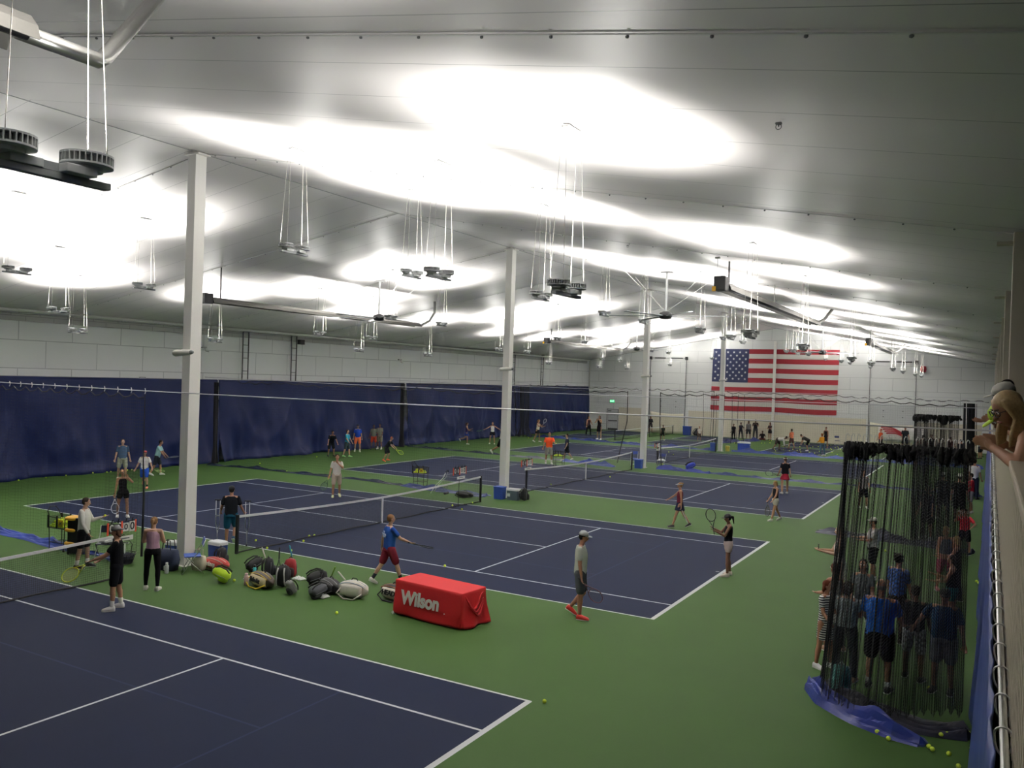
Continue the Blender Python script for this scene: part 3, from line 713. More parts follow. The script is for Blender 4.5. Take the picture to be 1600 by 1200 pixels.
# ---------------------------------------------------------------- people
CAM = V((18.07, -22.82, 5.14))
SKIN = {'l': 'b08a72', 'm': '986c54', 'd': '6a4837', 't': 'a3785d'}
def remesh(o, vox, sm=2):
    m = o.modifiers.new('r', 'REMESH'); m.mode = 'VOXEL'; m.voxel_size = vox; m.use_smooth_shade = True
    if sm: s = o.modifiers.new('s', 'SMOOTH'); s.factor = 0.5; s.iterations = sm
    return o
PEOPLE = []
def person(label, x, y, H, yaw, top=('tee', 'ffffff'), bot=('shorts', '222222'), shoe='e8e8e4', skin='l', hair=('short', '3a2a20'), hat=None,
           lean=0, side=0, L=(8, 8, 12, 0), R=(8, 8, 12, 0), legL=(4, 4, 6), legR=(-4, 4, 6), head=(0, 0), fem=False, sock=None, wide=1.0,
           raise_z=0.0, cat='person', twist=0, glasses=False, sit=None, group=None, vox=None, mark=None):
    """L/R: shoulder flex, abduct, elbow, inward; leg: hip flex, knee bend, abduct"""
    dist = (V((x, y, 0))-CAM).length; far = dist > 52
    vx = vox or (0.0125 if dist < 34 else 0.016 if dist < 52 else 0.022)
    t = thing('person', label, cat, (x, y, raise_z), math.radians(yaw), group)
    h = H; sw = (0.086 if fem else 0.098)*h*(0.55+0.45*wide); hw = (0.056 if fem else 0.052)*h; W = wide
    ln = math.radians(lean); sd = math.radians(side)
    Rt = Matrix.Rotation(math.radians(twist), 3, 'Z') @ Matrix.Rotation(sd, 3, 'X') @ Matrix.Rotation(ln, 3, 'Y')
    f0, l0, u0 = V((1, 0, 0)), V((0, 1, 0)), V((0, 0, 1)); f, l, u = Rt @ f0, Rt @ l0, Rt @ u0
    # legs relative to the pelvis
    TH, SH, AH = 0.245*h, 0.235*h, 0.045*h; legs = {}
    for nm, s, (fx, kn, ab) in (('L', 1, legL), ('R', -1, legR)):
        a = math.radians(fx); k = math.radians(kn); b = math.radians(ab)
        hip = l0*s*hw
        d = (-u0*math.cos(a)+f0*math.sin(a))*math.cos(b)+l0*s*math.sin(b)
        kn_ = hip+d*TH; a2 = a-k; d2 = (-u0*math.cos(a2)+f0*math.sin(a2))*math.cos(b*0.4)+l0*s*math.sin(b*0.4)
        an = kn_+d2*SH; pit = a2 if a2 < -0.35 else 0.0
        if a2 < -0.35: pit = a2*0.75
        elif a2 > 0.3: pit = a2*0.6
        fd = V((math.cos(pit), 0, math.sin(pit))); fd = Matrix.Rotation(s*0.12, 3, 'Z') @ fd
        legs[nm] = [hip, kn_, an, fd, d, d2]
    lows = []
    for hip, kn_, an, fd, d, d2 in legs.values():
        up = fd.cross(l0).normalized()*-1 if False else V((-fd.z, 0, fd.x)).normalized()
        lows += [(an-up*AH+fd*0.10*h).z, (an-up*AH-fd*0.035*h).z]
    pz = -min(lows) if sit is None else sit
    cx = sum(v[2].x for v in legs.values())/2 if sit is None else 0
    P0 = V((-cx, 0, pz))
    for v in legs.values(): v[0] = v[0]+P0; v[1] = v[1]+P0; v[2] = v[2]+P0
    Sp = lambda z, fx=0.0: P0+u*(z*h)+f*(fx*h)
    # upper body points (z measured up from the hips)
    neck = Sp(0.315); hd = Matrix.Rotation(math.radians(head[0]), 3, 'Z') @ Rt @ Matrix.Rotation(math.radians(head[1]-lean*0.6), 3, 'Y')
    hf, hl, hu = hd @ f0, hd @ l0, hd @ u0; hc = neck+u*0.035*h+hu*0.062*h+hf*0.012*h
    arms = {}
    for nm, s, a in (('L', 1, L), ('R', -1, R)):
        fx, ab, el, inn = [math.radians(q) for q in (tuple(a)+(0,))[:4]]
        sh = Sp(0.282)+l*s*sw
        d = -u*math.cos(fx)+f*math.sin(fx); g = u*math.sin(fx)+f*math.cos(fx)
        d = (d*math.cos(ab)+l*s*math.sin(ab)).normalized(); g = (g*math.cos(inn)-l*s*math.sin(inn)); g = (g-d*g.dot(d)).normalized()
        eb = sh+d*0.165*h; d2 = d*math.cos(el)+g*math.sin(el); wr = eb+d2*0.145*h
        arms[nm] = (sh, eb, wr, d, d2, g, s)
    skm = mat(SKIN.get(skin, skin), 0.55, var=0.03)
    kt, kc = top; kb, kc2 = bot
    # --- body: one continuous skin surface
    mb = MB()
    tor = [(-0.02, .082, .060, 0), (0.03, .086, .062, 0), (0.10, .074 if not fem else .064, .056, .003), (0.19, .082 if not fem else .070, .062, .004), (0.25, .086 if not fem else .074, .056, .0), (0.288, .066, .042, -.004), (0.312, .04, .036, -.004)]
    mb.loft([(Sp(z, fx), l*(a*h*(0.5+0.5*W)), f*(b*h*(0.3+0.7*W))) for z, a, b, fx in tor], 14)
    for s in (1, -1): mb.cap(Sp(0.285)+l*s*0.03*h, Sp(0.28)+l*s*sw*0.92, 0.034*h, 0.034*h)
    mb.cap(neck-u*0.02*h, hc-hu*0.02*h, 0.030*h, 0.029*h)
    mb.ell(hc+hu*0.012*h, (0.050*h, 0.042*h, 0.050*h), hd, 14, 9); mb.ell(hc-hu*0.022*h+hf*0.008*h, (0.042*h, 0.034*h, 0.040*h), hd, 12, 7)
    mb.cap(hc+hf*0.050*h-hu*0.002*h, hc+hf*0.058*h-hu*0.014*h, 0.005*h, 0.008*h, 8)
    for s in (1, -1): mb.ell(hc+hl*s*0.043*h-hu*0.006*h, (0.010*h, 0.006*h, 0.016*h), hd, 8, 5)
    for nm, (sh, eb, wr, d, d2, g, s) in arms.items():
        mb.cap(sh, eb, 0.029*h*(0.7+0.3*W), 0.023*h); mb.cap(eb, eb.lerp(wr, 0.35), 0.0225*h, 0.0225*h); mb.cap(eb.lerp(wr, .3), wr, 0.0225*h, 0.015*h)
        # hand: palm, four unequal curled fingers, thumb from the side of the palm
        w = d2.cross(g).normalized(); pn = g if True else w
        pc = wr+d2*0.026*h; Rp = Matrix((d2, w, d2.cross(w))).transposed()
        mb.ell(pc, (0.032*h, 0.023*h, 0.012*h), Rp, 10, 6)
        for q, ln_ in enumerate((0.040, 0.045, 0.042, 0.033)):
            b0 = pc+d2*0.022*h+w*(q-1.5)*0.0115*h; c = 0.5
            m1 = b0+(d2*math.cos(c)+pn*math.sin(c)*0.8)*ln_*0.5*h; m2 = m1+(d2*math.cos(1.1)+pn*math.sin(1.1))*ln_*0.5*h
            mb.cap(b0, m1, 0.0062*h, 0.0056*h, 6); mb.cap(m1, m2, 0.0056*h, 0.0048*h, 6)
        tb = pc-d2*0.008*h+w*0.018*h; tm = tb+(w*0.6+d2*0.7+pn*0.35).normalized()*0.024*h; te = tm+(d2*0.8+pn*0.6).normalized()*0.02*h
        mb.cap(tb, tm, 0.0075*h, 0.0065*h, 6); mb.cap(tm, te, 0.0065*h, 0.0055*h, 6)
    for nm, (hip, kn_, an, fd, d, d2) in legs.items():
        mb.cap(hip, kn_, 0.050*h*(0.6+0.4*W), 0.032*h); mb.cap(kn_, kn_.lerp(an, 0.35), 0.031*h, 0.032*h); mb.cap(kn_.lerp(an, .3)-f0*0.004*h, an, 0.032*h, 0.019*h)
        mb.cap(an-d2*0.0, an+fd*0.05*h-V((-fd.z, 0, fd.x))*0.022*h, 0.019*h, 0.018*h)
    remesh(mb.build('body', skm, t), vx, 1)
    # --- face
    if not far:
        for s in (1, -1):
            mb = MB(); mb.ell(hc+hf*0.0475*h+hl*s*0.0165*h+hu*0.006*h, (0.005*h, 0.0085*h, 0.0055*h), hd, 8, 5); e = mb.build('eye', mat('f0ece6', 0.3), t, True)
            mb = MB(); mb.ell(hc+hf*0.0515*h+hl*s*0.0165*h+hu*0.006*h, (0.0028*h, 0.0038*h, 0.0042*h), hd, 8, 5); mb.build('iris', mat('2a1d16', 0.3), e, True)
            mb = MB(); mb.cap(hc+hf*0.0495*h+hl*s*0.008*h+hu*0.0165*h, hc+hf*0.0455*h+hl*s*0.026*h+hu*0.0175*h, 0.0028*h, 0.002*h, 6); mb.build('eyebrow', mat('3a2a20', 0.8), t, True)
        mb = MB(); mb.cap(hc+hf*0.0475*h+hl*0.011*h-hu*0.031*h, hc+hf*0.0475*h-hl*0.011*h-hu*0.031*h, 0.0040*h, 0.0040*h, 6); mb.build('mouth', mat('8e4a42', 0.5), t, True)
    # --- hair and hat
    hk, hcol = hair; hm = mat(hcol, 0.75, var=0.25, scale=60, spec=0.2)
    mb = MB()
    if hk != 'none':
        if hk == 'bald': mb.ell(hc-hf*0.012*h-hu*0.006*h, (0.046*h, 0.046*h, 0.030*h), hd, 14, 8)
        else: mb.ell(hc-hf*0.010*h+hu*0.020*h, (0.052*h, 0.048*h, 0.050*h), hd, 14, 9); mb.ell(hc-hf*0.020*h-hu*0.002*h, (0.040*h, 0.045*h, 0.042*h), hd, 14, 8)
        if hk in ('long', 'bob'):
            n_ = 0.16 if hk == 'long' else 0.075
            mb.loft([(hc-hf*0.016*h+hu*0.01*h, hl*0.050*h, hf*0.036*h), (hc-hf*0.026*h-hu*0.04*h, hl*0.054*h, hf*0.034*h), (hc-hf*0.036*h-hu*(n_*0.65)*h, hl*0.050*h, hf*0.026*h), (hc-hf*0.040*h-hu*n_*h, hl*0.026*h, hf*0.012*h)], 12)
        if hk == 'pony':
            mb.cap(hc-hf*0.055*h+hu*0.02*h, hc-hf*0.085*h+hu*0.005*h, 0.016*h, 0.018*h, 8); mb.cap(hc-hf*0.085*h+hu*0.005*h, hc-hf*0.080*h-hu*0.10*h, 0.020*h, 0.009*h, 8)
        if hk == 'bun': mb.ell(hc-hf*0.055*h+hu*0.045*h, (0.024*h, 0.024*h, 0.022*h), hd, 10, 7)
        if hk == 'curly':
            for q in range(16):
                a = q*2.4; mb.ell(hc+hu*(0.02+0.03*math.cos(q))*h-hf*0.012*h+(hl*math.cos(a)+hf*math.sin(a)*0.7)*0.036*h, (0.022*h,)*3, None, 8, 5)
        remesh(mb.build('hair', hm, t), max(vx, 0.012), 1)
    if hat:
        hn, hcl = hat; mb = MB(); a = 1 if hn != 'cap_back' else -1
        if hn != 'visor': mb.loft([(hc+hu*0.018*h-hf*0.004*h, hf*0.058*h, hl*0.052*h), (hc+hu*0.040*h-hf*0.004*h, hf*0.056*h, hl*0.050*h), (hc+hu*0.062*h-hf*0.006*h, hf*0.042*h, hl*0.038*h), (hc+hu*0.072*h-hf*0.006*h, hf*0.016*h, hl*0.015*h)], 16)
        else: mb.loft([(hc+hu*0.016*h-hf*0.002*h, hf*0.057*h, hl*0.051*h), (hc+hu*0.036*h-hf*0.004*h, hf*0.059*h, hl*0.053*h)], 16)
        bc = hc+hu*0.020*h+hf*a*0.062*h
        mb.loft([(bc+hu*0.004*h, hf*0.034*h, hl*0.038*h), (bc-hu*0.002*h, hf*0.036*h, hl*0.040*h)], 14)
        mb.build('visor' if hn == 'visor' else 'cap', mat(hcl, 0.7), t, True)
    if glasses:
        mb = MB()
        for s in (1, -1):
            pts = []
            for q in range(14):
                A = 2*PI*q/14; pts.append(hc+hf*(0.058-0.006*abs(math.cos(A)+s*0.3))*h+hl*(s*0.019+0.0155*math.cos(A))*h+hu*(0.004+0.0115*math.sin(A))*h)
            mb.tube(pts, 0.0016*h, 6, closed=True); mb.tube([hc+hf*0.052*h+hl*s*0.034*h+hu*0.008*h, hc+hl*s*0.046*h+hu*0.006*h], 0.0014*h, 5)
        mb.tube([hc+hf*0.0585*h+hl*0.005*h+hu*0.006*h, hc+hf*0.0585*h-hl*0.005*h+hu*0.006*h], 0.0016*h, 5)
        mb.build('glasses', mat('1c1a1e', 0.3), t, True)
    # --- top garment
    if kt != 'none':
        mb = MB(); e = 0.010*h; dress = kt in ('dress', 'tankdress'); hem = -0.03 if kt != 'crop' else 0.10
        if kt in ('tank', 'tankdress', 'crop'): secs = [(0.06, .076, .060, .002), (0.12, .068, .058, .004), (0.20, .074, .065, .005), (0.245, .074, .058, 0), (0.285, .058, .046, -.004)]
        else: secs = [(0.06, .086, .064, .0), (0.12, .084, .064, .003), (0.20, .090, .066, .004), (0.252, .086, .058, 0), (0.285, .070, .047, -.004), (0.310, .044, .040, -.004)]
        if not fem: secs = [(z, a+.004, b+.003, c) for z, a, b, c in secs]
        secs = [(hem, .094, .070, 0)]+secs if kt != 'crop' else secs[1:]
        mb.loft([(Sp(z, c), l*(a*h*(0.5+0.5*W)+e*0.6), f*(b*h*(0.3+0.7*W)+e*0.6)) for z, a, b, c in secs], 16)
        if kt in ('tank', 'tankdress', 'crop'):
            for s in (1, -1): mb.cap(Sp(0.262, 0.035)+l*s*0.055*h, Sp(0.305, -0.004)+l*s*0.058*h, 0.012*h, 0.012*h, 8); mb.cap(Sp(0.305, -.004)+l*s*0.058*h, Sp(0.25, -0.035)+l*s*0.05*h, 0.012*h, 0.012*h, 8)
        else:
            for nm, (sh, eb, wr, d, d2, g, s) in arms.items():
                mb.cap(Sp(0.276)+l*s*0.04*h, sh-u*0.006*h, 0.036*h, 0.035*h)
                if kt == 'long': mb.cap(sh, eb, 0.035*h, 0.030*h); mb.cap(eb, wr, 0.031*h, 0.022*h)
                else: mb.cap(sh, sh.lerp(eb, 0.50 if fem else 0.62), 0.034*h, 0.035*h*(0.7+0.3*W))
        if dress:
            mb.loft([(P0+u0*z*h, l0*(a*h*(0.5+0.5*W)), f0*(b*h*(0.5+0.5*W))) for z, a, b in ((0.08, .080, .066), (0.02, .096, .078), (-0.08, .104, .084), (-0.19, .106, .088))], 16)
        col = kc
        if kc.startswith('stripe'): cm = stripe_mat()
        elif kc.startswith('plaid'): cm = plaid_mat(kc[5:])
        else: cm = mat(kc, 0.9, var=0.07, scale=9, bump=0.15, spec=0.12)
        remesh(mb.build('dress' if dress else 'shirt', cm, t), vx*1.05, 2)
    # --- lower garment
    if kb != 'none' and not (kt in ('dress', 'tankdress')):
        mb = MB(); e = 0.008*h; hipc = [(0.055, .080, .062), (0.02, .090, .070), (-0.03, .094, .074)]
        mb.loft([(P0+(u if z > 0.03 else u0)*z*h, (l)*(a*h*(0.5+0.5*W)+e*.5), f*(b*h*(0.3+0.7*W)+e*.5)) for z, a, b in hipc], 16)
        if kb == 'skirt': mb.loft([(P0+u0*z*h, l0*a*h, f0*b*h) for z, a, b in ((0.03, .088, .072), (-0.05, .108, .092), (-0.13, .132, .116))], 18)
        else:
            for nm, (hip, kn_, an, fd, d, d2) in legs.items():
                if kb == 'shorts': mb.cap(hip, hip.lerp(kn_, 0.80), 0.062*h*(0.6+0.4*W), 0.052*h*(0.6+0.4*W), 14)
                elif kb == 'short_shorts': mb.cap(hip, hip.lerp(kn_, 0.36), 0.060*h, 0.060*h, 14)
                elif kb == 'pants': mb.cap(hip, kn_, 0.060*h*(0.6+0.4*W), 0.042*h, 14); mb.cap(kn_, kn_.lerp(an, .92), 0.042*h, 0.034*h, 14)
                elif kb == 'leggings': mb.cap(hip, kn_, 0.056*h, 0.036*h, 14); mb.cap(kn_, kn_.lerp(an, .35), 0.036*h, 0.036*h, 14); mb.cap(kn_.lerp(an, .3), kn_.lerp(an, .93), 0.036*h, 0.023*h, 14)
        cm = plaid_mat(kc2[5:]) if kc2.startswith('plaid') else mat(kc2, 0.9, var=0.07, scale=9, bump=0.15, spec=0.12)
        remesh(mb.build({'short_shorts': 'shorts'}.get(kb, kb), cm, t), vx*1.05, 2)
    # --- shoes and socks
    for nm, (hip, kn_, an, fd, d, d2) in legs.items():
        upv = V((-fd.z*1, 0, abs(fd.x))).normalized(); sdv = fd.cross(upv).normalized(); b = an-upv*AH
        mb = MB(); S = [(-0.036, .018, .018, .020), (-0.028, .026, .030, .030), (0.0, .026, .034, .034), (0.035, .027, .026, .027), (0.07, .030, .020, .021), (0.098, .026, .016, .016), (0.112, .014, .010, .011)]
        mb.loft([(b+fd*q*h+upv*c*h, sdv*a*h, upv*bb*h) for q, a, bb, c in S], 12, p=2.6)
        sh_ = mb.build('shoe', mat(shoe, 0.6), t, True)
        if dist < 34:
            mb = MB(); mb.loft([(b+fd*q*h+upv*0.004*h, sdv*a*h*1.04, upv*0.006*h) for q, a, bb, c in S], 12, p=3); mb.build('sole', mat('ecebe6' if shoe < 'c' else 'd6d4cc', 0.6), sh_, True)
        if sock:
            mb = MB(); mb.cap(an-d2*sock[1]*h, an, 0.027*h, 0.024*h, 10); mb.build('sock', mat(sock[0], 0.8), t, True)
    PEOPLE.append((t, arms, (hc, hf, hl, hu), Rt, P0))
    t_M = Matrix.Translation(t.location) @ Matrix.Rotation(math.radians(yaw), 4, 'Z')
    def hand(nm): return t_M @ (arms[nm][2]+arms[nm][4]*0.045*h)
    t_dir = Matrix.Rotation(math.radians(yaw), 3, 'Z')
    if mark: mark(t, Sp, f, l, u, h)
    return {'t': t, 'hand': hand, 'dir': lambda v: (t_dir @ V(v)).normalized(), 'label': label}
def stripe_mat():
    m = bpy.data.materials.new('striped_knit'); m.use_nodes = True; nt = m.node_tree; b = nt.nodes['Principled BSDF']
    tc = nt.nodes.new('ShaderNodeTexCoord'); sp = nt.nodes.new('ShaderNodeSeparateXYZ'); nt.links.new(tc.outputs['Object'], sp.inputs[0])
    a = nt.nodes.new('ShaderNodeMath'); a.operation = 'PINGPONG'; a.inputs[1].default_value = 0.021; nt.links.new(sp.outputs[2], a.inputs[0])
    g = nt.nodes.new('ShaderNodeMath'); g.operation = 'GREATER_THAN'; g.inputs[1].default_value = 0.009; nt.links.new(a.outputs[0], g.inputs[0])
    mx = nt.nodes.new('ShaderNodeMix'); mx.data_type = 'RGBA'; mx.inputs[6].default_value = (0.75, 0.74, 0.7, 1); mx.inputs[7].default_value = (0.02, 0.022, 0.03, 1)
    nt.links.new(g.outputs[0], mx.inputs[0]); nt.links.new(mx.outputs[2], b.inputs['Base Color']); return m
def plaid_mat(c):
    m = bpy.data.materials.new('plaid_cloth'); m.use_nodes = True; nt = m.node_tree; b = nt.nodes['Principled BSDF']
    tc = nt.nodes.new('ShaderNodeTexCoord'); ch = nt.nodes.new('ShaderNodeTexChecker'); ch.inputs['Scale'].default_value = 22
    nt.links.new(tc.outputs['Object'], ch.inputs['Vector']); k = srgb(c)
    ch.inputs['Color1'].default_value = (*k, 1); ch.inputs['Color2'].default_value = (*[v*0.35+0.02 for v in k], 1)
    nt.links.new(ch.outputs['Color'], b.inputs['Base Color']); b.inputs['Roughness'].default_value = 0.85; return m
def racket(pos, d, nrm, lab, frame='1b1c20', grip='24252a', strings='c9c7b8', at=0.10, ln=0.685, group=None):
    """pos: where the hand holds the grip, d: towards the head, nrm: face normal"""
    d = V(d).normalized(); nrm = V(nrm); nrm = (nrm-d*nrm.dot(d)).normalized(); w = d.cross(nrm)
    M = Matrix((w, d, nrm)).transposed().to_4x4(); M.translation = V(pos)-d*at
    t = thing('tennis_racket', lab, 'racket', M.translation, 0, group)
    t.rotation_euler = M.to_euler()
    mb = MB(); mb.cap((0, 0.0, 0), (0, 0.19, 0), 0.017, 0.015, 8); mb.build('grip', mat(grip, 0.7), t, True)
    cy, a, b = 0.515, 0.128, 0.17; pts = [(a*math.cos(2*PI*i/28), cy+b*math.sin(2*PI*i/28), 0) for i in range(28)]
    mb = MB(); mb.tube(pts, 0.011, 8, closed=True)
    for s in (1, -1): mb.tube([(0.006*s, 0.18, 0), (0.022*s, 0.26, 0), (0.085*s, 0.385, 0)], 0.010, 8)
    mb.build('frame', mat(frame, 0.35), t, True)
    mb = MB()
    for i in range(-7, 8):
        x = i*0.0165; q = b*math.sqrt(max(0, 1-(x/a)**2)); mb.strip((x, cy-q, 0), (x, cy+q, 0), 0.0022, (0, 0, 1))
    for i in range(-9, 10):
        y = i*0.0178; q = a*math.sqrt(max(0, 1-(y/b)**2)); mb.strip((-q, cy+y, 0.001), (q, cy+y, 0.001), 0.0022, (0, 0, 1))
    mb.build('strings', mat(strings, 0.5), t)
    return t
def hold(p, hand, d, nrm, lab, **k): return racket(p['hand'](hand), p['dir'](d), p['dir'](nrm), lab, **k)
def back_print(col, kind):
    def fn(t, Sp, f, l, u, h):
        c = Sp(0.20)-f*0.086*h; M = Matrix((-l, u, -f)).transposed().to_4x4(); M.translation = c
        if kind == 'zero': text_mesh('printed_number', '0', 0.30, mat(col, 0.7), t, M @ Matrix.Translation((-0.02, 0, 0.0)), 0.006, sx=0.8)
        else: 
            for i, (s_, dy) in enumerate((('US', 0.06), ('TENNIS', 0.0), ('TEAM', -0.055))): text_mesh('printed_word', s_, 0.07, mat(col, 0.7), t, M @ Matrix.Translation((0, dy, 0)), 0.006)
    return fn

p1 = person('man in white long-sleeved shirt and black shorts beside the nearest ball cart', -1.70,-9.86,1.78,37, top=('long', 'd9d8d0'), bot=('shorts', '15161a'), shoe='1a1a1c', hair=('short', '2e241e'), R=(10, 10, 25, 0), L=(25, 8, 85, 10), legL=(6, 4, 5), legR=(-5, 4, 5), sock=('e6e5e0', 0.07), head=(8, 8), wide=1.1)
p2 = person('boy in black tee and shorts with grey backwards cap standing by the near net', 2.24,-11.64,1.76,-135, top=('tee', '0d0e12'), bot=('shorts', '111217'), shoe='e9e8e2', skin='t', hair=('bob', '4a3426'), hat=('cap_back', '5a5a5c'), R=(30, 12, 25, 25), L=(38, 6, 30, 10), legL=(5, 4, 4), legR=(-4, 4, 4), sock=('ecebe6', 0.075), head=(5, 5), mark=back_print('dfe0e2', 'zero'))
hold(p2, 'L', (0.72, 0.25, -0.52), (0.1, 1, 0.35), 'yellow and black racket held low by the boy in the grey cap', frame='c9cf3c', grip='1b1c1e', strings='c8c676')
p3 = person('woman in lavender tank top and black leggings seen from behind beside the first column', 1.48,-10.23,1.68,128, top=('tank', '9a7c8c'), bot=('leggings', '0e0f12'), shoe='e6e2d6', skin='l', hair=('pony', '75593a'), fem=True, R=(15, 14, 100, 35), L=(15, 14, 100, 35), legL=(4, 4, 5), legR=(-4, 4, 5), head=(0, 18), wide=1.25)
p4 = person('woman in black tank top and shorts raising one hand to her face beyond the scoreboard', -7.34,-4.76,1.63,-30, top=('tank', '0f1013'), bot=('short_shorts', '101114'), shoe='eeeeea', skin='t', hair=('bun', '6b5038'), fem=True, R=(2, 12, 5, 0), L=(60, 30, 120, 30), legL=(4, 4, 6), legR=(-4, 4, 6), side=3, head=(0, 5), wide=1.1)
hold(p4, 'R', (0.18, 0.05, -1), (1, 0.3, 0.2), 'white framed racket hanging from the hand of the woman in the black tank top', frame='e9e9ec', grip='1c1d20', strings='5a5c60')
p5 = person('man in slate blue tee and pale camouflage shorts standing by the blue curtain', -15.87,1.22,1.82,-30, top=('tee', '3f5670'), bot=('shorts', '9aa08c'), shoe='d8d8d4', hair=('short', '2e241e'), R=(4, 12, 14, 0), L=(4, 12, 14, 0), wide=1.15)
p6 = person('child in white tee, bright blue shorts and red cap running near the blue curtain', -12.85,0.20,1.60,-52, top=('tee', 'e3e1de'), bot=('shorts', '2149a8'), shoe='e98a76', hair=('bob', '2e201a'), hat=('cap_back', '8e2e2c'), R=(8, 20, 15, 0), L=(10, 24, 30, 0), legL=(16, 22, 6), legR=(-12, 55, 6), sock=('17181b', 0.05))
hold(p6, 'L', (0.35, 0.8, -0.1), (0.3, 0.1, 1), 'light green racket held sideways by the child in blue shorts', frame='88a05a', grip='1b1c1e', strings='6f8f55')
p7 = person('man in pale aqua tee and dark shorts reaching right by the blue curtain', -16.00,3.08,1.69,38, top=('tee', '8fb8bd'), bot=('shorts', '222830'), shoe='e8e8e4', skin='m', hair=('short', '17120f'), R=(42, 5, 10, 0), L=(35, 8, 20, 0), lean=12, legL=(16, 12, 6), legR=(-12, 12, 6))
hold(p7, 'R', (1, -0.1, 0.15), (0, 0.3, 1), 'thin dark racket held out to the right by the man in the aqua tee', frame='777c86')
p8 = person('man in dark tee and teal shorts on crutches seen from behind beside the net post', -0.96,-5.79,1.73,130, top=('tee', '15181d'), bot=('shorts', '15465e'), shoe='1d4c66', skin='m', hair=('short', '1c1714'), hat=('cap', '1b1c20'), R=(12, 16, 30, 0), L=(12, 16, 30, 0), legL=(2, 3, 2), legR=(25, 75, 2), wide=1.25)
def crutch(x, y, lab, rz):
    t = thing('crutch', lab, 'crutch', (x, y, 0), rz, 'crutches of the man in teal shorts')
    mb = MB()
    for s in (1, -1): mb.tube([(0, 0, 0.30), (0.055*s, 0, 0.62), (0.06*s, 0, 1.30)], 0.010, 6)
    mb.tube([(0, 0, 0.03), (0, 0, 0.42)], 0.012, 6); mb.build('aluminium_frame', STEEL(), t, True)
    mb = MB(); mb.cap((-0.08, 0, 1.31), (0.08, 0, 1.31), 0.022, 0.022, 8); mb.build('arm_pad', BLACK(), t, True)
    mb = MB(); mb.cap((-0.055, 0, 0.85), (0.055, 0, 0.85), 0.016, 0.016, 8); mb.build('hand_grip', mat('8b8b8d', 0.6), t, True)
    mb = MB(); mb.lathe([(0.022, 0), (0.022, 0.03), (0.014, 0.05)], n=10); mb.build('rubber_foot', BLACK(), t, True)
q = p8['t'].location
crutch(q.x-0.42, q.y-0.10, 'left crutch of the man in teal shorts', 0.5); crutch(q.x+0.36, q.y+0.30, 'right crutch of the man in teal shorts, nearest the net post', 0.5)
p9 = person('boy in white tee and sand shorts, one arm across his chest', -5.18,3.48,1.77,-44, top=('tee', 'd8d3cb'), bot=('shorts', 'b9a99a'), shoe='d9dcae', skin='m', hair=('short', '1a1512'), R=(6, 14, 12, 0), L=(45, 10, 125, 50), legL=(-8, 14, 5), legR=(12, 10, 5))
hold(p9, 'R', (0.25, -0.45, -0.85), (1, 0.1, 0.2), 'dark racket hanging beside the boy in the white tee on the middle court', frame='2a4a3a', grip='e6e000', strings='456353')
row = [('man in dark navy tee leaning forward, first of the row by the curtain', -16.83,16.08,1.64,-28, ('tee', '10151c'), ('shorts', '141a1e'), '17181b', 'm', ('short', '1f1814'), None, dict(lean=22, wide=1.25, R=(30, 14, 15, 0), L=(35, 14, 12, 0), legL=(14, 22, 10), legR=(10, 20, 10))),
 ('child in turquoise tee and lime shoes in the row by the curtain', -15.95,16.48,1.68,11, ('tee', '2f8fa6'), ('shorts', '2c3a3c'), 'a9dd96', 'l', ('short', '3a2a20'), None, dict(R=(25, 12, 20, 0), L=(20, 8, 10, 0), legL=(12, 8, 5), legR=(-8, 8, 5))),
 ('boy in royal blue shirt and orange shorts in the row by the curtain', -17.71,19.57,1.80,-47, ('tee', '1f3f9a'), ('shorts', 'f07a52'), 'e8ecd8', 'l', ('short', '3a2a20'), ('cap', '141a33'), dict(R=(4, 10, 8, 0), L=(4, 10, 8, 0), sock=('e8e8e4', 0.05))),
 ('person in grey green tee and red shorts with black knee socks in the row', -18.05,21.63,1.69,-56, ('tee', '5f675c'), ('shorts', 'b0402c'), '222222', 'd', ('short', '1a1512'), None, dict(R=(6, 12, 10, 0), L=(20, 18, 30, 0), sock=('26272b', 0.10))),
 ('man in olive grey tee and tan shorts, last of the row by the curtain', -17.96,22.17,1.75,-71, ('tee', '6f7064'), ('shorts', '84806c'), 'eceae4', 'd', ('short', '141010'), None, dict(R=(15, 8, 30, 10), L=(15, 8, 30, 10), wide=1.1, sock=('e8e8e4', 0.05)))]
for lab, x, y, H, yw, tp, bt, sh, sk, hr, ht, kw in row: person(lab, x, y, H, yw, top=tp, bot=bt, shoe=sh, skin=sk, hair=hr, hat=ht, **kw)
p15 = person('boy in black tee and coral shoes crouching forward beside the row by the curtain', -12.70,16.18,1.55,18, top=('tee', '14171c'), bot=('shorts', '191c21'), shoe='ff6a4c', skin='l', hair=('short', 'a2573a'), lean=32, R=(62, 6, 20, 10), L=(60, 6, 20, 10), legL=(22, 40, 6), legR=(6, 30, 6))
hold(p15, 'R', (0.85, 0.1, -0.45), (0.1, 1, 0.3), 'yellow green racket pointed forward by the boy in coral shoes', frame='b8cf3a', strings='8fae4a')
p16 = person('man in blue tee and dark red striped shorts walking behind the bags', 5.41,-6.57,1.74,60, top=('tee', '274d94'), bot=('shorts', '6d2330'), shoe='eceae2', skin='l', hair=('short', '6d5034'), R=(38, 10, 28, 0), L=(-14, 14, 12, 0), legL=(-20, 14, 3), legR=(22, 4, 3), sock=('1b1d26', 0.075), head=(-10, 0), wide=1.15, mark=back_print('b9c4de', 'words'))
hold(p16, 'R', (0.85, 0.0, -0.25), (0.0, 0.25, 1), 'black racket held out flat by the man in dark red shorts', frame='20242c', strings='35383e')
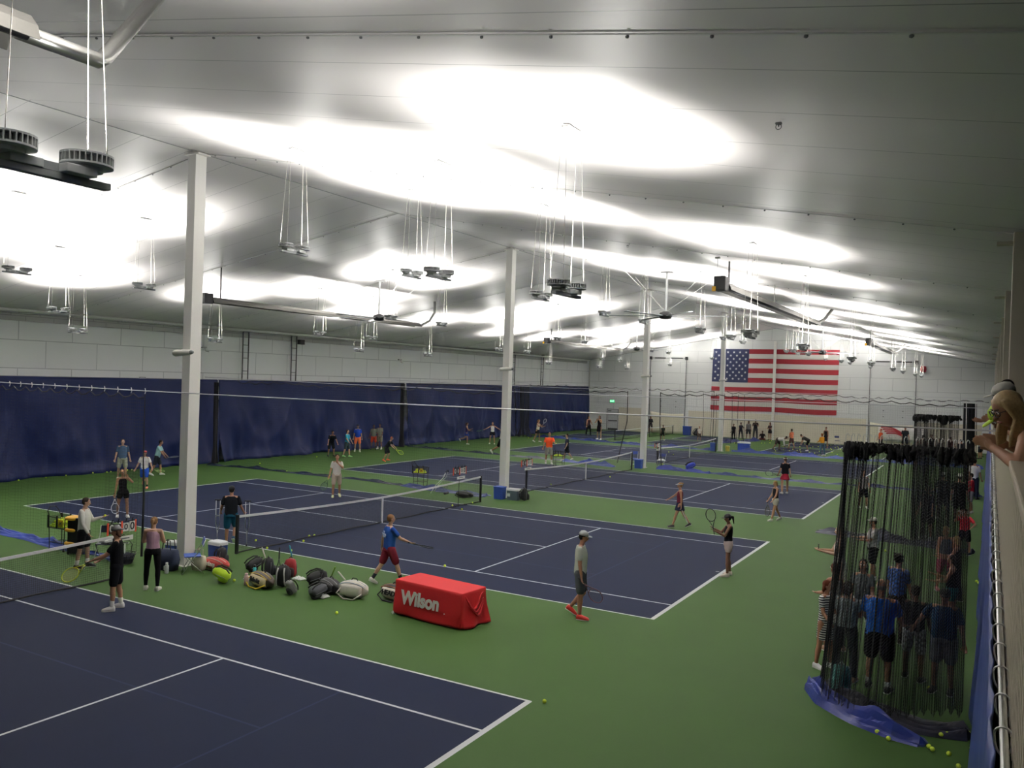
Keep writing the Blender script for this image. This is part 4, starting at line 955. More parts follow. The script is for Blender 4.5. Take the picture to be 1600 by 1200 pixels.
p17 = person('man in pale grey tee, grey cap and red shoes walking with his head down', 10.41,-6.40,1.89,17, top=('tee', 'a9aea2'), bot=('shorts', '42464a'), shoe='d23a30', skin='m', hair=('short', '14110f'), hat=('cap', '8f9494'), R=(2, 6, 8, 0), L=(-6, 8, 8, 0), legL=(8, 48, 2), legR=(4, 5, 2), head=(0, 12))
hold(p17, 'R', (0.72, 0.05, -0.70), (0.1, 1, 0.1), 'dark racket with red tip hanging from the man in red shoes', frame='5a3740', strings='4c525e')
p18 = person('woman in black tank top, black cap and pale pink shorts holding a racket up', 12.10,-0.34,1.67,-155, top=('tank', '15151b'), bot=('short_shorts', 'b3a29c'), shoe='e2d3ca', skin='d', hair=('pony', '15110f'), hat=('cap', '17171b'), fem=True, R=(38, 8, 85, 20), L=(30, 8, 85, 10), legL=(4, 4, 3), legR=(-4, 5, 3), head=(0, 12))
hold(p18, 'L', (0.22, 0.0, 1), (0.35, 1, 0.1), 'black racket held upright by the woman in the black cap', frame='15151a', strings='9aa096')
p19 = person('woman in maroon tank top, navy skirt and white visor walking left', 8.61,6.17,1.63,-157, top=('tank', '6b2735'), bot=('skirt', '1c2136'), shoe='2e2a30', skin='t', hair=('bun', '9a7a52'), hat=('visor', 'b9b9b4'), fem=True, R=(45, 10, 10, 0), L=(-8, 8, 10, 0), legL=(20, 4, 2), legR=(-22, 12, 2))
hold(p19, 'L', (-0.45, 0.1, -0.9), (1, 0.1, -0.4), 'white tipped racket behind the legs of the woman in the navy skirt', frame='c8ccc8', strings='80887c')
p20 = person('blonde woman in black tank top and white shorts walking left on the third court', 11.09,10.01,1.55,-138, top=('tank', '1a1a1e'), bot=('short_shorts', 'd9d5c6'), shoe='dcd8cc', skin='t', hair=('bob', '8a7048'), fem=True, R=(12, 8, 20, 0), L=(18, 8, 20, 20), legL=(18, 4, 3), legR=(-18, 10, 3), head=(0, 10))
hold(p20, 'R', (0.1, 0.2, -1), (1, 0.3, 0), 'dark racket hanging in front of the blonde woman in white shorts', frame='3b3a2e', strings='70705c')
p21 = person('woman in black top and red skirt with white visor seen from behind', 9.64,18.55,1.78,-243, top=('tee', '15161b'), bot=('skirt', '8d2434'), shoe='d8d8d4', skin='t', hair=('pony', '3c2618'), hat=('visor', 'e9e9e4'), fem=True, R=(6, 14, 10, 0), L=(10, 12, 20, 0), legL=(-6, 8, 5), legR=(8, 6, 5))
hold(p21, 'L', (0.35, 0.9, 0.15), (1, 0.3, 0.1), 'racket held out to the left by the woman in the red skirt', frame='2c3038', strings='8fa08c')
p22 = person('coach in bright orange tee and grey shorts standing by the ball cart', -5.09,22.37,1.94,-55, top=('tee', 'ff5f34'), bot=('shorts', '9a9890'), shoe='e8e8e4', skin='m', hair=('bald', '4a3426'), R=(2, 16, 20, 0), L=(35, 14, 50, 0), sock=('e2e1da', 0.085), wide=1.25)
p23 = person('man in charcoal tee and black shorts striding left behind the second net', -5.13,25.11,1.75,-139, top=('tee', '2b313c'), bot=('shorts', '14171b'), shoe='e4e4de', skin='l', hair=('short', '2e2019'), R=(-6, 10, 20, 0), L=(10, 8, 15, 0), legL=(20, 6, 3), legR=(-22, 14, 3))
p24 = person('girl in purple tank top and blue skirt running right by the curtain', -16.62,30.57,1.66,28, top=('tank', '3a2d55'), bot=('skirt', '2b3c84'), shoe='eceae4', skin='t', hair=('pony', '3a2418'), fem=True, R=(30, 10, 80, 0), L=(10, 10, 70, 0), legL=(-22, 50, 2), legR=(10, 12, 2))
p25 = person('girl in white tank top and black shorts with arms spread by the curtain', -15.18,32.42,1.73,-64, top=('tank', 'e0dfd6'), bot=('short_shorts', '15161a'), shoe='eceae4', skin='t', hair=('long', '3a2418'), fem=True, R=(20, 55, 20, 0), L=(10, 60, 15, 0), legL=(6, 6, 8), legR=(2, 8, 10))
hold(p25, 'R', (0.2, -1, -0.25), (0.2, 0.1, 1), 'dark green racket held out by the girl in the white tank top', frame='2c5a3c', strings='3c6a4a')
p26 = person('boy in white tee and white cap lunging right behind the second column', -9.99,24.58,2.11,11, top=('tee', 'dddcd8'), bot=('shorts', '121316'), shoe='e8e8e4', skin='m', hair=('short', '1a1512'), hat=('cap', 'e6e4e2'), R=(20, 10, 60, 0), L=(20, 10, 60, 0), legL=(25, 30, 3), legR=(-25, 35, 3), lean=8)
p27 = person('girl in cream top and black skirt swinging her racket, right of the second column', -13.83,37.13,1.87,-2, top=('tank', 'd0c8b8'), bot=('skirt', '15171b'), shoe='e8e6e0', skin='t', hair=('pony', '7a5a38'), fem=True, R=(50, 20, 70, 10), L=(40, 15, 70, 10), legL=(12, 12, 5), legR=(-10, 16, 5), lean=6)
hold(p27, 'R', (0.5, 0, 0.85), (0.2, 1, 0.1), 'pale racket raised by the girl in the cream top', frame='c9ccc8', strings='4a5a70')
p28 = person('woman in maroon top and black trousers by the far end of the blue curtain', -14.33,48.31,1.85,-46, top=('tank', '2c1a20'), bot=('pants', '0f0f12'), shoe='1a1a1c', skin='t', hair=('bun', '6a4a34'), fem=True, L=(20, 14, 50, 10), legL=(12, 8, 6), legR=(-8, 8, 6))
p29 = person('girl in black dress and white shoes standing before the far door', -11.57,44.56,2.13,-91, top=('tankdress', '17131a'), bot=('none', '000000'), shoe='e8e8e4', skin='l', hair=('long', '2a1a14'), fem=True, L=(45, 20, 120, 30), R=(45, 20, 120, 30))
p30 = person('person in black hoodie behind the small net, just right of the third column', -12.07,58.60,1.72,-55, top=('long', '15151a'), bot=('shorts', '3a3436'), shoe='222222', skin='m', hair=('long', '120e0d'), fem=True, R=(25, 10, 60, 20), L=(25, 10, 60, 20))
p31 = person('child in dark green tee and black shorts near the small net', -7.36,49.05,1.38,-51, top=('tee', '26302a'), bot=('shorts', '141517'), shoe='cfc9c0', skin='m', hair=('curly', '120e0d'), lean=8)
p32 = person('small child in white tee and brown shorts on the far small court', -4.48,50.56,1.38,-43, top=('tee', 'd6d0c6'), bot=('shorts', '4f4038'), shoe='77706a', skin='t', hair=('short', '8a6a48'))
kid = [('person in black coat leaning on a stick, first of the group below the flag', -2.67,55.37,1.56,-95, '15151a', '111114', ('short', '1a1512'), dict()),
 ('girl in dark top with a pale bag, second of the group below the flag', -2.67,57.92,1.60,-66, '1c1a24', '24242a', ('curly', '120e0d'), dict(L=(30, 20, 80, 0), fem=True)),
 ('girl in grey top and dark skirt, third of the group below the flag', -1.88,57.69,1.83,-76, '6d6a6c', '1f2226', ('long', '1a100c'), dict(fem=True)),
 ('tall person in black top and grey trousers, fourth of the group below the flag', -1.44,58.60,1.95,-82, '131316', '3a3b3f', ('short', '2a1d16'), dict(R=(30, 14, 110, 30), L=(30, 14, 110, 30)))]
for lab, x, y, H, yw, c1, c2, hr, kw in kid: person(lab, x, y, H, yw, top=('tee', c1), bot=('shorts' if 'skirt' in lab else 'pants', c2), shoe='1d1d20', skin='d', hair=hr, **kw)
person('person in dark red shorts sitting on the floor below the flag', -0.65,58.09,1.65,-77, top=('tee', '1b1618'), bot=('shorts', '5a2226'), shoe='222222', skin='d', hair=('short', '14100e'), sit=0.12, legL=(95, 110, 25), legR=(95, 110, 25), R=(30, 25, 60, 20), L=(30, 25, 60, 20))
person('girl in wine red top leaning against the wall column below the flag', -0.05,58.60,1.72,-117, top=('tee', '2e1c22'), bot=('short_shorts', '1a181c'), shoe='2a2226', skin='m', hair=('long', '1a100c'), fem=True, R=(20, 14, 80, 30), L=(20, 14, 80, 30))
person('man in white shirt bending down to pick balls off the floor', 3.20,46.20,1.78,2, top=('long', 'd2d0c8'), bot=('shorts', '2c2723'), shoe='2a2a2c', skin='d', hair=('short', '120e0d'), lean=82, R=(88, 8, 8, 0), L=(80, 8, 12, 0), legL=(20, 26, 8), legR=(-14, 18, 8), wide=1.2)
person('man in salmon tee and brown shorts walking left under the flag', 3.76,49.61,1.66,-209, top=('tee', 'e07f5c'), bot=('shorts', '4a3230'), shoe='6d4a40', skin='m', hair=('short', '1a1512'), legL=(12, 6, 4), legR=(-12, 8, 4), wide=1.15)
person('person in charcoal tee bending forward with hands at the knees under the flag', 5.35,47.92,1.72,-160, top=('tee', '2e2c28'), bot=('shorts', '131315'), shoe='d8d4cc', skin='t', hair=('short', '191310'), lean=62, R=(70, 6, 14, 0), L=(70, 6, 14, 0), legL=(22, 34, 6), legR=(16, 30, 6), wide=1.15)
person('person in mustard yellow top and blue jeans under the right end of the flag', 7.09,44.28,1.71,-221, top=('long', 'c98a26'), bot=('pants', '4b6272'), shoe='c9c4ba', skin='t', hair=('bob', '7a4a24'), fem=True, R=(20, 10, 60, 20), L=(20, 10, 60, 20), wide=1.1, lean=8)
person('woman in black dress standing by the small blue chair', 5.88,53.17,1.82,-101, top=('tankdress', '1b181e'), bot=('none', '000000'), shoe='7a4a40', skin='m', hair=('bun', '3a2418'), fem=True, R=(6, 10, 30, 0))
person('person in orange red shirt in front of the red and white banner', 10.19,53.72,1.89,-144, top=('tee', 'c8542c'), bot=('shorts', '2a2a30'), shoe='333333', skin='l', hair=('short', '8a3a24'))
person('man in dark shirt standing right of the red and white banner', 11.84,55.70,2.13,-65, top=('tee', '1d2026'), bot=('shorts', '24262c'), shoe='333333', skin='m', hair=('short', '1a1512'), wide=1.1)

# the crowd by the tall black net
c1 = person('woman in black and white striped dress with auburn bob and white shoes', 15.55,-6.59,1.62,-26, top=('dress', 'stripe'), bot=('none', '000000'), shoe='f0efec', skin='m', hair=('bob', '5c2c1c'), fem=True, L=(20, 6, 40, 30), R=(14, 6, 35, 10), head=(10, 0), legL=(4, 4, 4), legR=(-4, 4, 4))
c2 = person('person in pale grey shirt and charcoal trousers seen from behind', 15.98,-7.04,1.74,88, top=('tee', '8d9a9c'), bot=('pants', '2d3238'), shoe='b08a70', skin='m', hair=('bob', '2a1c14'), fem=True, R=(20, 12, 80, 20), L=(20, 12, 80, 20), legL=(3, 3, 6), legR=(-3, 3, 6), wide=1.1, head=(0, 10))
c3 = person('woman in white tank top with brown hair between the striped dress and the net edge', 15.56,-5.42,1.72,-222, top=('tankdress', 'cfccc2'), bot=('none', '000000'), shoe='c89a84', skin='m', hair=('bun', '4a2a1a'), fem=True, R=(20, 10, 60, 20), L=(20, 10, 60, 20))
c4 = person('woman with long black hair, grey top and white trousers facing the camera', 15.98,-4.79,1.76,-93, top=('tee', '5c6468'), bot=('pants', 'b9bcb6'), shoe='a07a68', skin='m', hair=('long', '0f0c0b'), fem=True, R=(20, 10, 60, 20), L=(10, 8, 20, 0))
c5 = person('broad man in royal blue tee and black shorts seen from behind through the net', 16.55,-7.23,1.90,84, top=('tee', '2c62b8'), bot=('shorts', '101114'), shoe='2c2d30', skin='m', hair=('bald', '77716c'), wide=1.55, R=(20, 10, 40, 10), L=(20, 10, 40, 10), legL=(3, 3, 6), legR=(-3, 3, 6), sock=('d8d8d4', 0.045))
c6 = person('woman in white dress at the left edge of the net looking at her phone', 15.11,-1.64,1.88,-162, top=('tankdress', 'd8d5c6'), bot=('none', '000000'), shoe='b09a86', skin='l', hair=('bob', '8a7654'), fem=True, R=(25, 8, 75, 20), L=(25, 8, 75, 20))
c7 = person('man in white cap, white tee and black shorts behind the net', 15.49,1.54,1.71,-164, top=('tee', 'c9c6c8'), bot=('shorts', '131417'), shoe='d8d8d4', skin='m', hair=('short', '2a1d16'), hat=('cap', 'dedcd6'), wide=1.25, R=(25, 8, 65, 10), L=(25, 8, 65, 10))
c8 = person('man in blue plaid shirt with dark hair behind the net', 16.53,-4.00,1.80,65, top=('tee', 'plaid3a5fa8'), bot=('pants', '2a2422'), shoe='2a2422', skin='m', hair=('curly', '1b1512'))
c9 = person('man in black shirt and white checked shorts standing in the net shade', 17.02,-6.31,1.68,79, top=('tee', '191a1f'), bot=('shorts', 'plaidb0b4ba'), shoe='201a18', skin='d', hair=('short', '1f1612'), wide=1.15)
c10 = person('man in dark blue polo, black cap and grey shorts, hand on hip', 17.50,-6.70,1.77,-100, top=('tee', '24405f'), bot=('shorts', '777c86'), shoe='1c1c1f', skin='m', hair=('short', '191310'), hat=('cap', '14151a'), wide=1.4, R=(-25, 35, 75, -10), L=(6, 14, 12, 0), legL=(2, 4, 4), legR=(10, 8, 2), head=(10, 8))
c11 = person('woman in black tank top and teal shorts facing left beside the net', 17.50,-2.29,1.61,-183, top=('tank', '101014'), bot=('short_shorts', '2c6a66'), shoe='b48a7e', skin='m', hair=('bob', '231713'), fem=True, R=(25, 8, 80, 10), L=(25, 8, 60, 10), wide=1.1)
c12 = person('blonde woman in grey tank top and pink shorts walking among the crowd', 17.18,1.53,1.68,-68, top=('tank', '59606a'), bot=('shorts', '9a4a62'), shoe='b06a70', skin='m', hair=('bob', 'a58c66'), fem=True, R=(15, 14, 40, 0), L=(10, 10, 20, 0), wide=1.1)
c13 = person('blonde woman in black top beside the woman in the grey tank', 17.50,0.43,1.62,-189, top=('tank', '101012'), bot=('pants', '15161a'), shoe='1a1a1c', skin='m', hair=('bob', 'a08a60'), fem=True, R=(25, 10, 70, 10), L=(25, 10, 70, 10))
c14 = person('man in red tee with white print and black shorts resting a hand on his chin', 17.50,7.54,1.46,-124, top=('tee', 'c23a44'), bot=('shorts', '15161a'), shoe='1f1f22', skin='m', hair=('short', '1a1310'), wide=1.3, R=(55, 10, 125, 20), L=(-15, 40, 80, 0), legL=(4, 4, 14), legR=(-2, 4, 14))
def chest_logo(p):
    t = p['t']; M = Matrix.Translation((0.20, 0.0, 1.28)) @ Matrix.Rotation(PI/2, 4, 'Z') @ Matrix.Rotation(PI/2, 4, 'X')
    mb = MB(); pts = []
    for a in range(16): A = 2*PI*a/16; pts.append(V((0.085*math.cos(A), 0.075*math.sin(A)-0.06, 0)))
    mb.tube(pts, 0.011, 6, closed=True)
    for s in (-1, 0, 1): mb.tube([(0.09*s-0.04, 0.10, 0), (0.09*s+0.05, 0.04, 0)], 0.012, 6); mb.tube([(0.09*s-0.05, 0.05, 0), (0.09*s+0.02, 0.12, 0)], 0.010, 6)
    o = mb.build('printed_emblem', mat('e4d6d8', 0.7), t); o.data.transform(M)
chest_logo(c14)
c15 = person('man in black tee and white cap walking away through the crowd', 17.12,14.42,1.96,83, top=('tee', '0f1013'), bot=('shorts', '101114'), shoe='1a1a1c', skin='m', hair=('short', '2a2018'), hat=('cap_back', 'd5d3c6'), wide=1.25, sock=('15161a', 0.08), legL=(10, 8, 4), legR=(-8, 8, 4))
c16 = person('boy in red tee and grey shorts facing left by the curtain', 17.50,17.92,1.72,-169, top=('tee', 'a32a35'), bot=('shorts', '6a6870'), shoe='c8c4bc', skin='m', hair=('short', '1a1310'), R=(15, 8, 50, 10), L=(15, 8, 40, 10))
c17 = person('person in white tee standing against the curtain behind the boy in red', 17.50,23.50,1.94,71, top=('tee', 'd3cfd0'), bot=('pants', '1c2233'), shoe='2a2a2c', skin='m', hair=('short', '1a1310'))
c18 = person('person in black clothes left of the man in the white cap', 16.53,15.07,1.91,-248, top=('tee', '15151a'), bot=('shorts', '0f1013'), shoe='c9c9c4', skin='m', hair=('short', '2a2a2c'), hat=('cap', 'a9a9a4'), L=(15, 10, 50, 0))
c19 = person('person in pale patterned top seen through the left half of the net', 13.42,16.21,1.64,-73, top=('tee', 'plaid8a8688'), bot=('shorts', '15161c'), shoe='d5d0cc', skin='m', hair=('short', '4a3426'))
c20 = person('person in grey clothes seen through the dense right half of the net', 16.30,9.74,1.88,-117, top=('tee', '4a4c50'), bot=('shorts', '202126'), shoe='9a9a96', skin='m', hair=('short', '8a8a84'))
far_crowd = [(1500, 727, 677, 'black jacket and khaki shorts at the centre of the far crowd', '14151a', '6d6452'), (1484, 722, 680, 'dark red shirt in the far crowd', '4a1f22', '2a2a30'), (1468, 724, 681, 'black shirt at the left of the far crowd', '17181c', '3a3c44'),
 (1517, 712, 679, 'white shirt left of the hanging net roll', 'c9c9c6', '3a3a3e'), (1541, 716, 684, 'pale shirt right of the hanging net roll', 'c4c6c4', '2a2a2e'), (1533, 714, 688, 'grey shirt behind the hanging net roll', '8a8c90', '24262a'), (1452, 716, 676, 'dark shirt under the far gathered net', '1f2126', '2a2c30'), (1440, 718, 680, 'brown shirt under the far gathered net', '4a3a30', '222428'), (1430, 728, 684, 'grey shirt at the left end of the far crowd', '55585c', '1a1b1f')]
FAR = [16.35,44.38,2.27,71, 15.61,46.77,2.08,-58, 15.09,43.64,2.13,-147, 16.82,55.50,1.84,11, 17.50,52.13,1.80,-190, 17.50,54.70,1.55,-30, 14.20,49.40,2.08,-87, 13.74,47.44,1.93,54, 13.80,39.89,2.08,4]
for i, (_, _, _, d_, ca, cb) in enumerate(far_crowd):
    x, y, H, yw = FAR[4*i:4*i+4]
    person('spectator in '+d_, x, y, min(H, 1.85), yw, top=('tee', ca), bot=('shorts', cb), shoe='2a2a2c', skin='m', hair=(('short', 'bob', 'short')[i % 3], '1d1512'), wide=1.1, L=(15, 12, 40, 0))

# the spectators on the gallery
m1 = person('blonde woman in black glasses and black sleeveless top leaning on the gallery rail', 18.62, -17.25, 1.60, -190, top=('tank', '0b0b0d'), bot=('pants', '121215'), shoe='1a1a1c', skin='t', hair=('none', 'a88d62'), fem=True, raise_z=3.69, lean=38, L=(38, 60, 140, 10), R=(38, 60, 140, 10), head=(38, 10), glasses=True, vox=0.007, legL=(0, 4, 4), legR=(-6, 4, 4), wide=1.1)
def gallery_hair():
    t, arms, (hc, hf, hl, hu), Rt, P0 = PEOPLE[-1]; h = 1.60; mb = MB(); dn = V((0, 0, -1))
    mb.ell(hc-hf*0.006*h+hu*0.024*h, (0.051*h, 0.0475*h, 0.0455*h), Matrix((hf, hl, hu)).transposed(), 16, 10)
    mb.ell(hc-hf*0.022*h-hu*0.010*h, (0.036*h, 0.046*h, 0.042*h), Matrix((hf, hl, hu)).transposed(), 16, 10)
    for s in (1, -1):
        for q in range(5):
            a = hc+hl*s*(0.034)*h+hf*(0.022-0.012*q)*h+hu*0.045*h
            mb.tube([a, hc+hl*s*0.045*h+hf*(0.022-0.012*q)*h+hu*0.01*h, hc+hl*s*0.048*h+hf*(0.014-0.010*q)*h-hu*0.03*h, hc+hl*s*0.046*h+hf*(0.012-0.008*q)*h+dn*0.085*h, hc+hl*s*0.040*h+hf*(0.014-0.008*q)*h+dn*0.13*h], [0.008*h, 0.009*h, 0.0085*h, 0.008*h, 0.004*h], 8)
    remesh(mb.build('hair', mat('a88e64', 0.5, var=0.35, scale=80), t), 0.0065, 1)
gallery_hair()
m2 = person('person in white cap beyond the blonde woman on the gallery', 18.62, -14.3, 1.68, -185, top=('tee', '3a2a2c'), bot=('pants', '222226'), shoe='222222', skin='m', hair=('short', '3a2418'), hat=('cap', 'd8d4cc'), raise_z=3.69, lean=38, L=(38, 60, 140, 10), R=(38, 60, 140, 10), head=(10, 5))
m3 = person('dark haired person mostly hidden behind the gallery column', 18.56, -9.6, 1.70, 180, top=('tee', '1c1c20'), bot=('pants', '222226'), shoe='222222', skin='m', hair=('short', '1a1310'), raise_z=3.69, lean=24, L=(62, 6, 62, 55), R=(62, 6, 62, 55))
m4 = person('person in lime green cap leaning over the gallery rail just beyond the blonde woman', 18.65, -15.8, 1.58, -178, top=('tee', '20242c'), bot=('pants', '222226'), shoe='222222', skin='m', hair=('short', '2a1d16'), hat=('cap', 'b6d63a'), raise_z=3.69, lean=44, L=(38, 40, 130, 10), R=(38, 40, 130, 10), head=(8, 25))

# ---------------------------------------------------------------- court nets and score boards
def court_net(cy, lab, sp, w, X=0.0, half=6.4, hp=1.07, hc=0.914, strap=True):
    t = thing('tennis_net', lab, 'net', (X, cy, 0), 0, 'court nets'); blk = mat('0c0d0f', 0.7)
    N = 24; top = lambda y: hc+(hp-hc)*(abs(y)/half)**1.6
    for s in (-1, 1):
        mb = MB(); mb.box((0, s*half, hp/2+0.01), (0.075, 0.075, hp+0.02)); bevel(mb.build('net_post', mat('0b0c0e', 0.4), t), 0.008)
    mb = MB()
    for f_ in (-1, 1):
        for i in range(N):
            a, b = -half+2*half*i/N, -half+2*half*(i+1)/N
            mb.add([(0.012*f_, a, top(a)-0.065), (0.012*f_, b, top(b)-0.065), (0.012*f_, b, top(b)), (0.012*f_, a, top(a))], [(0, 1, 2, 3)])
    for i in range(N):
        a, b = -half+2*half*i/N, -half+2*half*(i+1)/N
        mb.add([(-0.012, a, top(a)), (-0.012, b, top(b)), (0.012, b, top(b)), (0.012, a, top(a))], [(0, 1, 2, 3)])
    mb.build('white_band', mat('e2e3e4', 0.6), t)
    mb = MB(); n = int(2*half/sp)
    for i in range(n+1):
        y = -half+2*half*i/n; mb.strip((0, y, 0.03), (0, y, top(y)-0.05), w, (1, 0, 0))
    m = int(hc/sp)
    for j in range(1, m+1):
        z = j/m
        for i in range(N):
            a, b = -half+2*half*i/N, -half+2*half*(i+1)/N; mb.strip((0, a, z*(top(a)-0.05)), (0, b, z*(top(b)-0.05)), w, (1, 0, 0))
    mb.build('netting', blk, t)
    mb = MB()
    for i in range(N):
        a, b = -half+2*half*i/N, -half+2*half*(i+1)/N; sag = lambda y: 0.04+0.012*math.sin(y*3)
        mb.tube([(0.0, a, sag(a)), (0.0, b, sag(b))], 0.022, 5)
    mb.build('bottom_hem', blk, t)
    if strap:
        mb = MB(); mb.box((0.016, 0, hc/2), (0.012, 0.055, hc)); mb.box((-0.016, 0, hc/2), (0.012, 0.055, hc)); mb.build('center_strap', mat('e2e3e4', 0.6), t)
    return t
court_net(COURTS[0], 'tennis net with white band across the nearest court at the left edge', 0.045, 0.0042)
court_net(COURTS[1], 'tennis net between the bags and the ball cart on the second court', 0.045, 0.0040)
court_net(COURTS[2], 'tennis net on the third court, starting just right of the second column', 0.09, 0.006)
court_net(COURTS[3], 'tennis net on the fourth court, right of the third column', 0.09, 0.006)
court_net(48.2, 'low net of the nearer left small court by the far blue hem', 0.09, 0.006, -10.2, 3.35, 0.9, 0.86, False)
court_net(55.6, 'low net of the far left small court, right of the third column', 0.09, 0.006, -9.8, 3.35, 0.9, 0.86, False)
def score_board(y, z, lab, W, x=0.03):
    t = thing('score_board', lab, 'score board', (x, y, 0), 0, 'flip score boards on the net posts'); k = W/0.72
    M0 = lambda yy, zz, xx=0.03: Matrix.Translation((xx, yy, zz)) @ Matrix.Rotation(PI/2, 4, 'Z') @ Matrix.Rotation(PI/2, 4, 'X')
    org = mat('e0563c', 0.6)
    for s in (-1, 0, 1):
        mb = MB(); mb.box((0, s*W/2, z), (0.02, 0.045, 0.30)); bevel(mb.build('orange_bar', org, t), 0.004)
    mb = MB(); mb.box((-0.005, 0, z+0.15), (0.015, W, 0.02)); mb.build('top_rail', BLACK(), t)
    for i, yy in enumerate((-0.37, -0.14, 0.14, 0.37)):
        c = '14151a' if i < 2 else 'e6e6e3'; mb = MB(); mb.box((0.006, yy*W, z), (0.008, W*0.20, 0.24 if i in (0, 3) else 0.20)); cd = mb.build('number_card', mat(c, 0.5), t)
        text_mesh('digit', '0', 0.25 if i in (0, 3) else 0.19, mat('e6e6e3' if i < 2 else '14151a', 0.5), cd, M0(yy*W, z, 0.014), 0.002, bold=0.004)
        mb = MB(); mb.tube([(0.01, yy*W, z+0.12), (0.02, yy*W+0.01, z+0.21), (-0.01, yy*W, z+0.13)], 0.014, 6); mb.build('flip_ring', BLACK(), t)
    mb = MB(); mb.box((0.01, 0.1*W, z-0.27), (0.012, 0.62*W, 0.11)); pl = bevel(mb.build('name_plate', mat('e3e2dc', 0.5), t), 0.003)
    text_mesh('plate_lettering', 'SCORE', 0.06, mat('50545a', 0.6), pl, M0(0.1*W, z-0.27, 0.02), 0.001) if False else None
    mb = MB(); mb.box((0.02, 0.1*W, z-0.27), (0.004, 0.34*W, 0.03)); mb.build('printed_mark', mat('6a6e74', 0.6), pl)
    mb = MB(); mb.tube([(-0.02, 0, 0.0), (-0.02, 0, z+0.12)], 0.012, 6); mb.build('stand_pole', BLACK(), t)
    return t
score_board(-10.0, 1.24, 'flip score board reading 0-0 at the post of the nearest net', 0.74)
score_board(4.75, 1.42, 'flip score board left of the far post of the second net', 0.90)
score_board(10.25, 1.34, 'flip score board above the near post of the third net', 1.0)
score_board(27.3, 1.22, 'tiny flip score board above the near post of the fourth net', 1.0)

# ---------------------------------------------------------------- balls
BALL = None; NB = 0
def ball(x, y, z, lab, grp):
    global BALL
    if BALL is None:
        mb = MB(); mb.ell((0, 0, 0), (0.0335,)*3, None, 14, 9); me = mb.build('tennis_ball', mat('e6fa58', 0.9, var=0.04, scale=200, spec=0.2), None, True).data
        BALL = me; o = [q for q in COL.objects if q.data == me][0]
        pts = []
        for i in range(24):
            A = 2*PI*i/24; v = V((math.cos(A)+0.35*math.cos(3*A), math.sin(A)-0.35*math.sin(3*A), 0.95*math.sin(2*A))).normalized()*0.0333; pts.append(v)
    else: o = bpy.data.objects.new('tennis_ball', BALL); COL.objects.link(o)
    o.location = (x, y, z); tag(o, lab, 'ball', grp)
def balls(pts, lab, grp):
    for i in range(0, len(pts)): ball(pts[i][0], pts[i][1], 0.0345, lab, grp)
balls([(6.17,-9.22)], 'loose tennis ball on the green floor below the white racket bag', 'loose balls')
balls([(12.09,-11.02)], 'loose tennis ball right of the corner of the nearest court', 'loose balls')
balls([(5.48,-4.16)], 'loose tennis ball on the sideline above the red table', 'loose balls')
balls([(-0.88,-4.87),(0.18,-5.44),(0.95,-5.27),(0.26,-4.06),(-0.16,-3.37),(-0.11,-3.20)], 'tennis ball lying along the bottom of the second net', 'balls along the second net')
balls([(2.35,-8.58)], 'tennis ball between the neon bag and the yellow striped bag', 'loose balls')
balls([(0.56,4.18),(-0.01,5.82),(-0.25,4.73)], 'tennis ball near the far post of the second net', 'balls at the far post')
balls([(-0.34,13.44)], 'tennis ball behind the third net near its post', 'loose balls')
balls([(-5.11,8.51)], 'tennis ball left of the ball cart beyond the second net', 'loose balls')
balls([(-19.36,36.24),(-16.34,40.41)], 'tennis ball on the green beyond the third court near the running girls', 'balls near the running girls')
balls([(-18.30,-2.02),(-18.33,-0.79),(-18.48,0.23),(-18.53,1.58),(-18.41,2.22),(-18.42,2.43),(-18.44,3.58),(-18.49,3.37),(-18.61,4.20),(-18.09,4.99)], 'tennis ball at the foot of the blue curtain left of the first column', 'balls along the curtain')
balls([(-18.21,7.21),(-17.60,7.86),(-16.47,10.02),(-14.44,8.36),(-12.84,8.39),(-16.98,15.01)], 'tennis ball near the dark hem right of the first column', 'balls near the dark hem')
balls([(16.76,-9.22),(16.93,-9.39)], 'tennis ball in front of the blue vinyl hem at the right', 'balls before the hem')
balls([(17.59,-8.78),(17.67,-8.69),(17.94,-8.48)], 'tennis ball at the dark end of the net heap by the curtain', 'balls at the net heap')
balls([(17.46,-9.34),(17.51,-9.42)], 'one of two tennis balls touching right of the blue hem', 'touching pair of balls')
balls([(17.72,-9.45),(18.00,-9.06),(17.85,-9.82)], 'tennis ball on the floor at the bottom right by the curtain', 'balls at the bottom right')
balls([(17.31,-6.70)], 'tennis ball inside the net behind the checked shorts', 'loose balls')
balls([(18.03,-5.64),(18.06,-5.77),(18.04,-5.20)], 'tennis ball beside the feet of the man with hand on hip', 'balls by the curtain foot')
balls([(17.90,3.21),(17.95,3.03),(18.08,3.61)], 'tennis ball by the curtain near the woman in teal shorts', 'balls near the teal shorts')
balls([(15.32,6.23)], 'tennis ball behind the net beside the man in the white cap', 'loose balls')
balls([(-2.53,36.88),(-1.55,35.03)], 'tennis ball on the fourth court left of the net strap', 'balls on the fourth court')
balls([(0.55,18.62)], 'tennis ball right of the far strap of the third net', 'loose balls')
balls([(0.37,53.51),(0.58,53.79),(0.84,54.68),(-0.01,58.19),(0.21,57.99),(-0.22,48.04),(-1.52,51.51)], 'tiny tennis ball on the far green by the wall column', 'balls by the wall column')
balls([(4.66,48.41),(7.22,47.93),(7.97,44.54),(7.90,45.98),(8.51,43.68),(7.25,51.99),(6.82,53.84),(6.53,53.99),(7.68,50.71),(6.65,51.27)], 'tiny tennis ball scattered by the players picking up balls', 'balls being picked up')
rb = random.Random(5)
balls([(rb.uniform(2.8, 6.6), rb.uniform(44.6, 57)) for _ in range(26)], 'tiny tennis ball scattered by the players picking up balls', 'balls being picked up')

